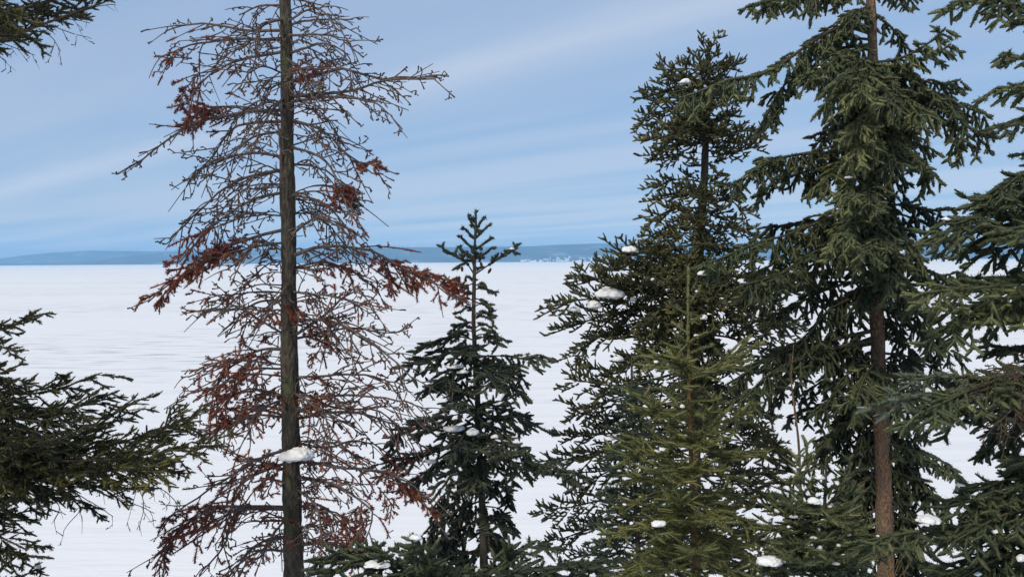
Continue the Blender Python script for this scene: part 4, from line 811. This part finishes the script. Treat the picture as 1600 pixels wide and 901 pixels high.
# ---- cones on the small spruce
bm_v, bm_f = [], []
def ellipsoid(nu=8, nv=6):
    v = [(0, 0, 1)]
    for i in range(1, nv):
        a_ = math.pi * i / nv
        for j in range(nu):
            b_ = 2 * math.pi * j / nu; k_ = 1.0 + (0.12 if (i + j) % 2 else -0.06)
            v.append((math.sin(a_) * math.cos(b_) * k_, math.sin(a_) * math.sin(b_) * k_, math.cos(a_)))
    v.append((0, 0, -1))
    f = [(0, 1 + j, 1 + (j + 1) % nu) for j in range(nu)]
    for i in range(nv - 2):
        for j in range(nu):
            p, q = 1 + i * nu + j, 1 + i * nu + (j + 1) % nu
            f.append((p, p + nu, q + nu, q))
    e = len(v) - 1
    f += [(e, e - nu + (j + 1) % nu, e - nu + j) for j in range(nu)]
    return v, f
v, f = ellipsoid()
cone_me = bpy.data.meshes.new('cone'); cone_me.from_pydata([(x * .010, y * .010, z * .024) for x, y, z in v], [], f); cone_me.materials.append(MAT['cone'])
for p in cone_me.polygons: p.use_smooth = True
for x, y in [(716, 452), (724, 452), (731, 447), (709, 447), (722, 417), (737, 402), (750, 402), (752, 410), (765, 420), (728, 500), (735, 508), (752, 566), (771, 560), (779, 562), (654, 576), (660, 582), (667, 590), (690, 545), (810, 560), (818, 562)]:
    o = link('cone', cone_me, small.root)
    o.location = P(x, y + 3, 6.48) - small.off; o.rotation_euler = (random.uniform(-.5, .5), random.uniform(-.6, .6), 0)

# ------------------------------------------------------------------ snow lying on the boughs
TW = np.concatenate([np.concatenate(t_.twigs) for t_ in (dead, small, black, big, young, blue, snowy, sap, edge, left, lowt)])
TWd = TW @ FWD; TWx = 800 + FOC * (TW @ RGT) / TWd; TWy = 450.5 - FOC * (TW @ UPV) / TWd
def rest_depth(cx, cy, d, w, h):
    """depth of the twigs that carry the lump: nearest to the asked depth among those right under it"""
    for rr in (1.0, 1.8, 3.0):
        m_ = (np.abs(TWx - cx) < w * .5 * rr + 2) & (np.abs(TWy - (cy + h * .45)) < h * .4 * rr + 3) & (np.abs(TWd - d) < .9)
        if m_.sum() >= 3:
            c_ = np.sort(TWd[m_]); return float(c_[int(len(c_) * .06)])
    return d
def snow_lump(cx, cy, d, w, h, seed):
    d = rest_depth(cx, cy, d, w, h) - 0.03
    c = P(cx, cy + h * .12, d); sx_, sz_ = w * d / FOC / 2 * 1.06, h * d / FOC / 2 * 1.0
    rs = random.Random(seed)
    bl = [(0, 0, 0, .72)] + [(rs.uniform(-.5, .5), rs.uniform(-.4, .4), rs.uniform(-.25, .08), rs.uniform(.48, .70)) for _ in range(5)]
    import bmesh
    bm = bmesh.new(); bmesh.ops.create_icosphere(bm, subdivisions=4, radius=1)
    for vv in bm.verts:
        n = vv.co.normalized(); best = 0
        for x, y, z, r in bl:               # union of soft lobes, seen from the middle
            c_ = Vector((x, y, z)); bq = n.dot(c_); dq = bq * bq - c_.length_squared + r * r
            if dq > 0: best = max(best, bq + math.sqrt(dq))
        k_ = max(best, .3) + 0.16 * noise.noise(n * 3.0 + Vector((seed * 3.3, 2, 0))) + 0.14 * noise.noise(n * 7 + Vector((seed, 5, 0)))
        p = n * k_
        p.z = p.z if p.z > -0.2 else -0.2 + (p.z + 0.2) * (0.35 + 0.5 * noise.noise(n * 5 + Vector((seed, 1, 3))))
        vv.co = (p.x * sx_, p.y * sx_ * 0.9, p.z * sz_ * 1.25)
    me = bpy.data.meshes.new('snow_lump'); bm.to_mesh(me); bm.free()
    for pp in me.polygons: pp.use_smooth = True
    me.materials.append(MAT['snow'])
    o = link('snow_lump', me); o.location = c
    return o
lumps = [
 (953, 457, 8.05, 44, 24, 'largest snow lump on the leftmost bough of the narrow spruce'), (927, 475, 8.0, 24, 18, 'round snow lump just left below the largest one'), (897, 482, 8.0, 20, 10, 'small snow patch near the left tip of the narrow spruce bough'),
 (985, 389, 7.85, 24, 14, 'snow cap on the bough rising against the far shore hills'), (990, 467, 7.6, 10, 10, 'small round snow lump right of the largest one'), (1099, 426, 6.9, 15, 10, 'snow lump right of the orange leader top'), (1100, 495, 7.4, 14, 10, 'small snow patch behind the orange leader'),
 (470, 708, 5.82, 52, 26, 'snow lump caught on twigs at the dead trunk'), (712, 668, 6.0, 36, 10, 'long snow cap on the front bough of the small spruce'), (737, 674, 6.0, 20, 14, 'snow curl at the right end of the front bough cap'), (708, 572, 6.3, 30, 8, 'sloping snow strip in the upper small spruce'), (724, 580, 6.3, 16, 8, 'lower end of the snow strip in the upper small spruce'), (774, 681, 6.1, 12, 8, 'small snow spot right of the small spruce trunk'), (675, 720, 6.2, 18, 8, 'snow strip on the lower left bough of the small spruce'),
 (648, 838, 4.45, 20, 10, 'snow cap on the hooked bough of the low spruce'), (590, 880, 4.55, 40, 9, 'long snow patch on the left bough of the low spruce'), (666, 836, 4.45, 10, 7, 'tiny snow cap right of the hooked low bough'),
 (1326, 277, 6.4, 15, 6, 'thin snow cap high on the big spruce front bough'), (1396, 394, 6.5, 13, 8, 'left one of two snow lumps touching on the big spruce'), (1407, 393, 6.5, 12, 8, 'right one of two snow lumps touching on the big spruce'),
 (1453, 810, 4.35, 40, 15, 'long snow lump on the pale bough crossing the big trunk'), (1270, 781, 4.62, 20, 13, 'snow lump at the head of the snowy young spruce'), (1286, 815, 4.5, 12, 14, 'notched snow lump under the head of the snowy young spruce'), (1205, 875, 4.45, 42, 18, 'big snow lump at the foot of the snowy young spruce'), (1280, 744, 4.75, 16, 10, 'snow behind the upright tip of the snowy young spruce'), (1239, 806, 4.5, 14, 6, 'flat snow cap on a left bough of the snowy young spruce'), (1279, 826, 4.42, 6, 10, 'narrow snow bit on the second leader of the snowy young spruce'), (1281, 855, 4.4, 9, 10, 'snow bit low on the second leader of the snowy young spruce'), (1306, 879, 4.4, 12, 6, 'small snow cap right of the second leader'), (1265, 880, 4.4, 14, 5, 'thin snow strip low in the snowy young spruce'),
 (1596, 870, 4.4, 16, 14, 'snow lump on the lowest bough of the right edge spruce'), (1030, 817, 4.65, 20, 12, 'snow cap on the yellow green young spruce'), (1066, 634, 4.85, 9, 8, 'snow bead beside the orange leader'),
 (215, 635, 5.05, 26, 10, 'snow cap on the upright tip of the left edge spruce'), (28, 598, 4.85, 14, 10, 'snow lump at the left edge spruce top'), (966, 560, 8.3, 20, 10, 'snow cap on a lower left bough of the narrow spruce'), (952, 684, 5.75, 18, 8, 'snow strip on the left of the blue green young spruce'), (1092, 122, 8.2, 10, 6, 'snow speck in the club shaped top'), (1072, 127, 8.3, 18, 12, 'snow patch left in the club shaped top'), (1500, 757, 4.6, 14, 5, 'thin snow on the lower bough of the edge spruce')]
for i, (x, y, d, w, h, lab) in enumerate(lumps):
    tag(snow_lump(x, y, d, w, h, i + 1), lab, 'snow', 'snow lumps on the boughs')

# small flecks of old snow caught on top of twigs
fv, ff, nf = [], [], 0
sv, sf = ellipsoid(6, 4); sv = np.array(sv)
for tr_, cnt in ((snowy, 60), (black, 90), (young, 24), (blue, 26), (big, 34), (small, 16), (left, 26), (edge, 24), (lowt, 22), (sap, 6)):
    pts = np.concatenate(tr_.tops)
    for p in pts[rng.choice(len(pts), min(cnt, len(pts)), replace=False)]:
        w = rng.uniform(.008, .022); an = rng.uniform(0, 3.14)
        q = sv * (1 + rng.normal(0, .22, (len(sv), 1))) * np.array([w, w * rng.uniform(.5, .9), w * rng.uniform(.35, .6)])
        q = np.stack([q[:, 0] * math.cos(an) - q[:, 1] * math.sin(an), q[:, 0] * math.sin(an) + q[:, 1] * math.cos(an), q[:, 2]], 1)
        fv += [tuple(x) for x in q + p + np.array([0, 0, .016])]
        ff += [tuple(i + nf for i in f_) for f_ in sf]; nf += len(sv)
fl = bpy.data.meshes.new('snow'); fl.from_pydata(fv, [], ff); fl.materials.append(MAT['snow'])
for p in fl.polygons: p.use_smooth = True
tag(link('snow', fl), kind='stuff')

# ------------------------------------------------------------------ haze over the lake
bpy.ops.mesh.primitive_cube_add(size=1, location=(0, 0, 0))
hz = bpy.context.object
hz.name = 'haze'; hz.data.name = 'haze'
hz.scale = (32600, 32600, 0)
z0, z1 = LAKE_Z - 3.0, 225.0
hz.scale = (32600, 32600, z1 - z0); hz.location = (0, 0, (z0 + z1) / 2)
mt = bpy.data.materials.new('haze'); mt.use_nodes = True
t = mt.node_tree
for n in list(t.nodes): t.nodes.remove(n)
o_ = t.nodes.new('ShaderNodeOutputMaterial'); vp = t.nodes.new('ShaderNodeVolumePrincipled')
vp.inputs['Color'].default_value = (0.34, 0.66, 1.0, 1)
vp.inputs['Density'].default_value = 9e-5
vp.inputs['Anisotropy'].default_value = 0.0
t.links.new(vp.outputs[0], o_.inputs['Volume'])
hz.data.materials.append(mt)
hz['kind'] = 'stuff'
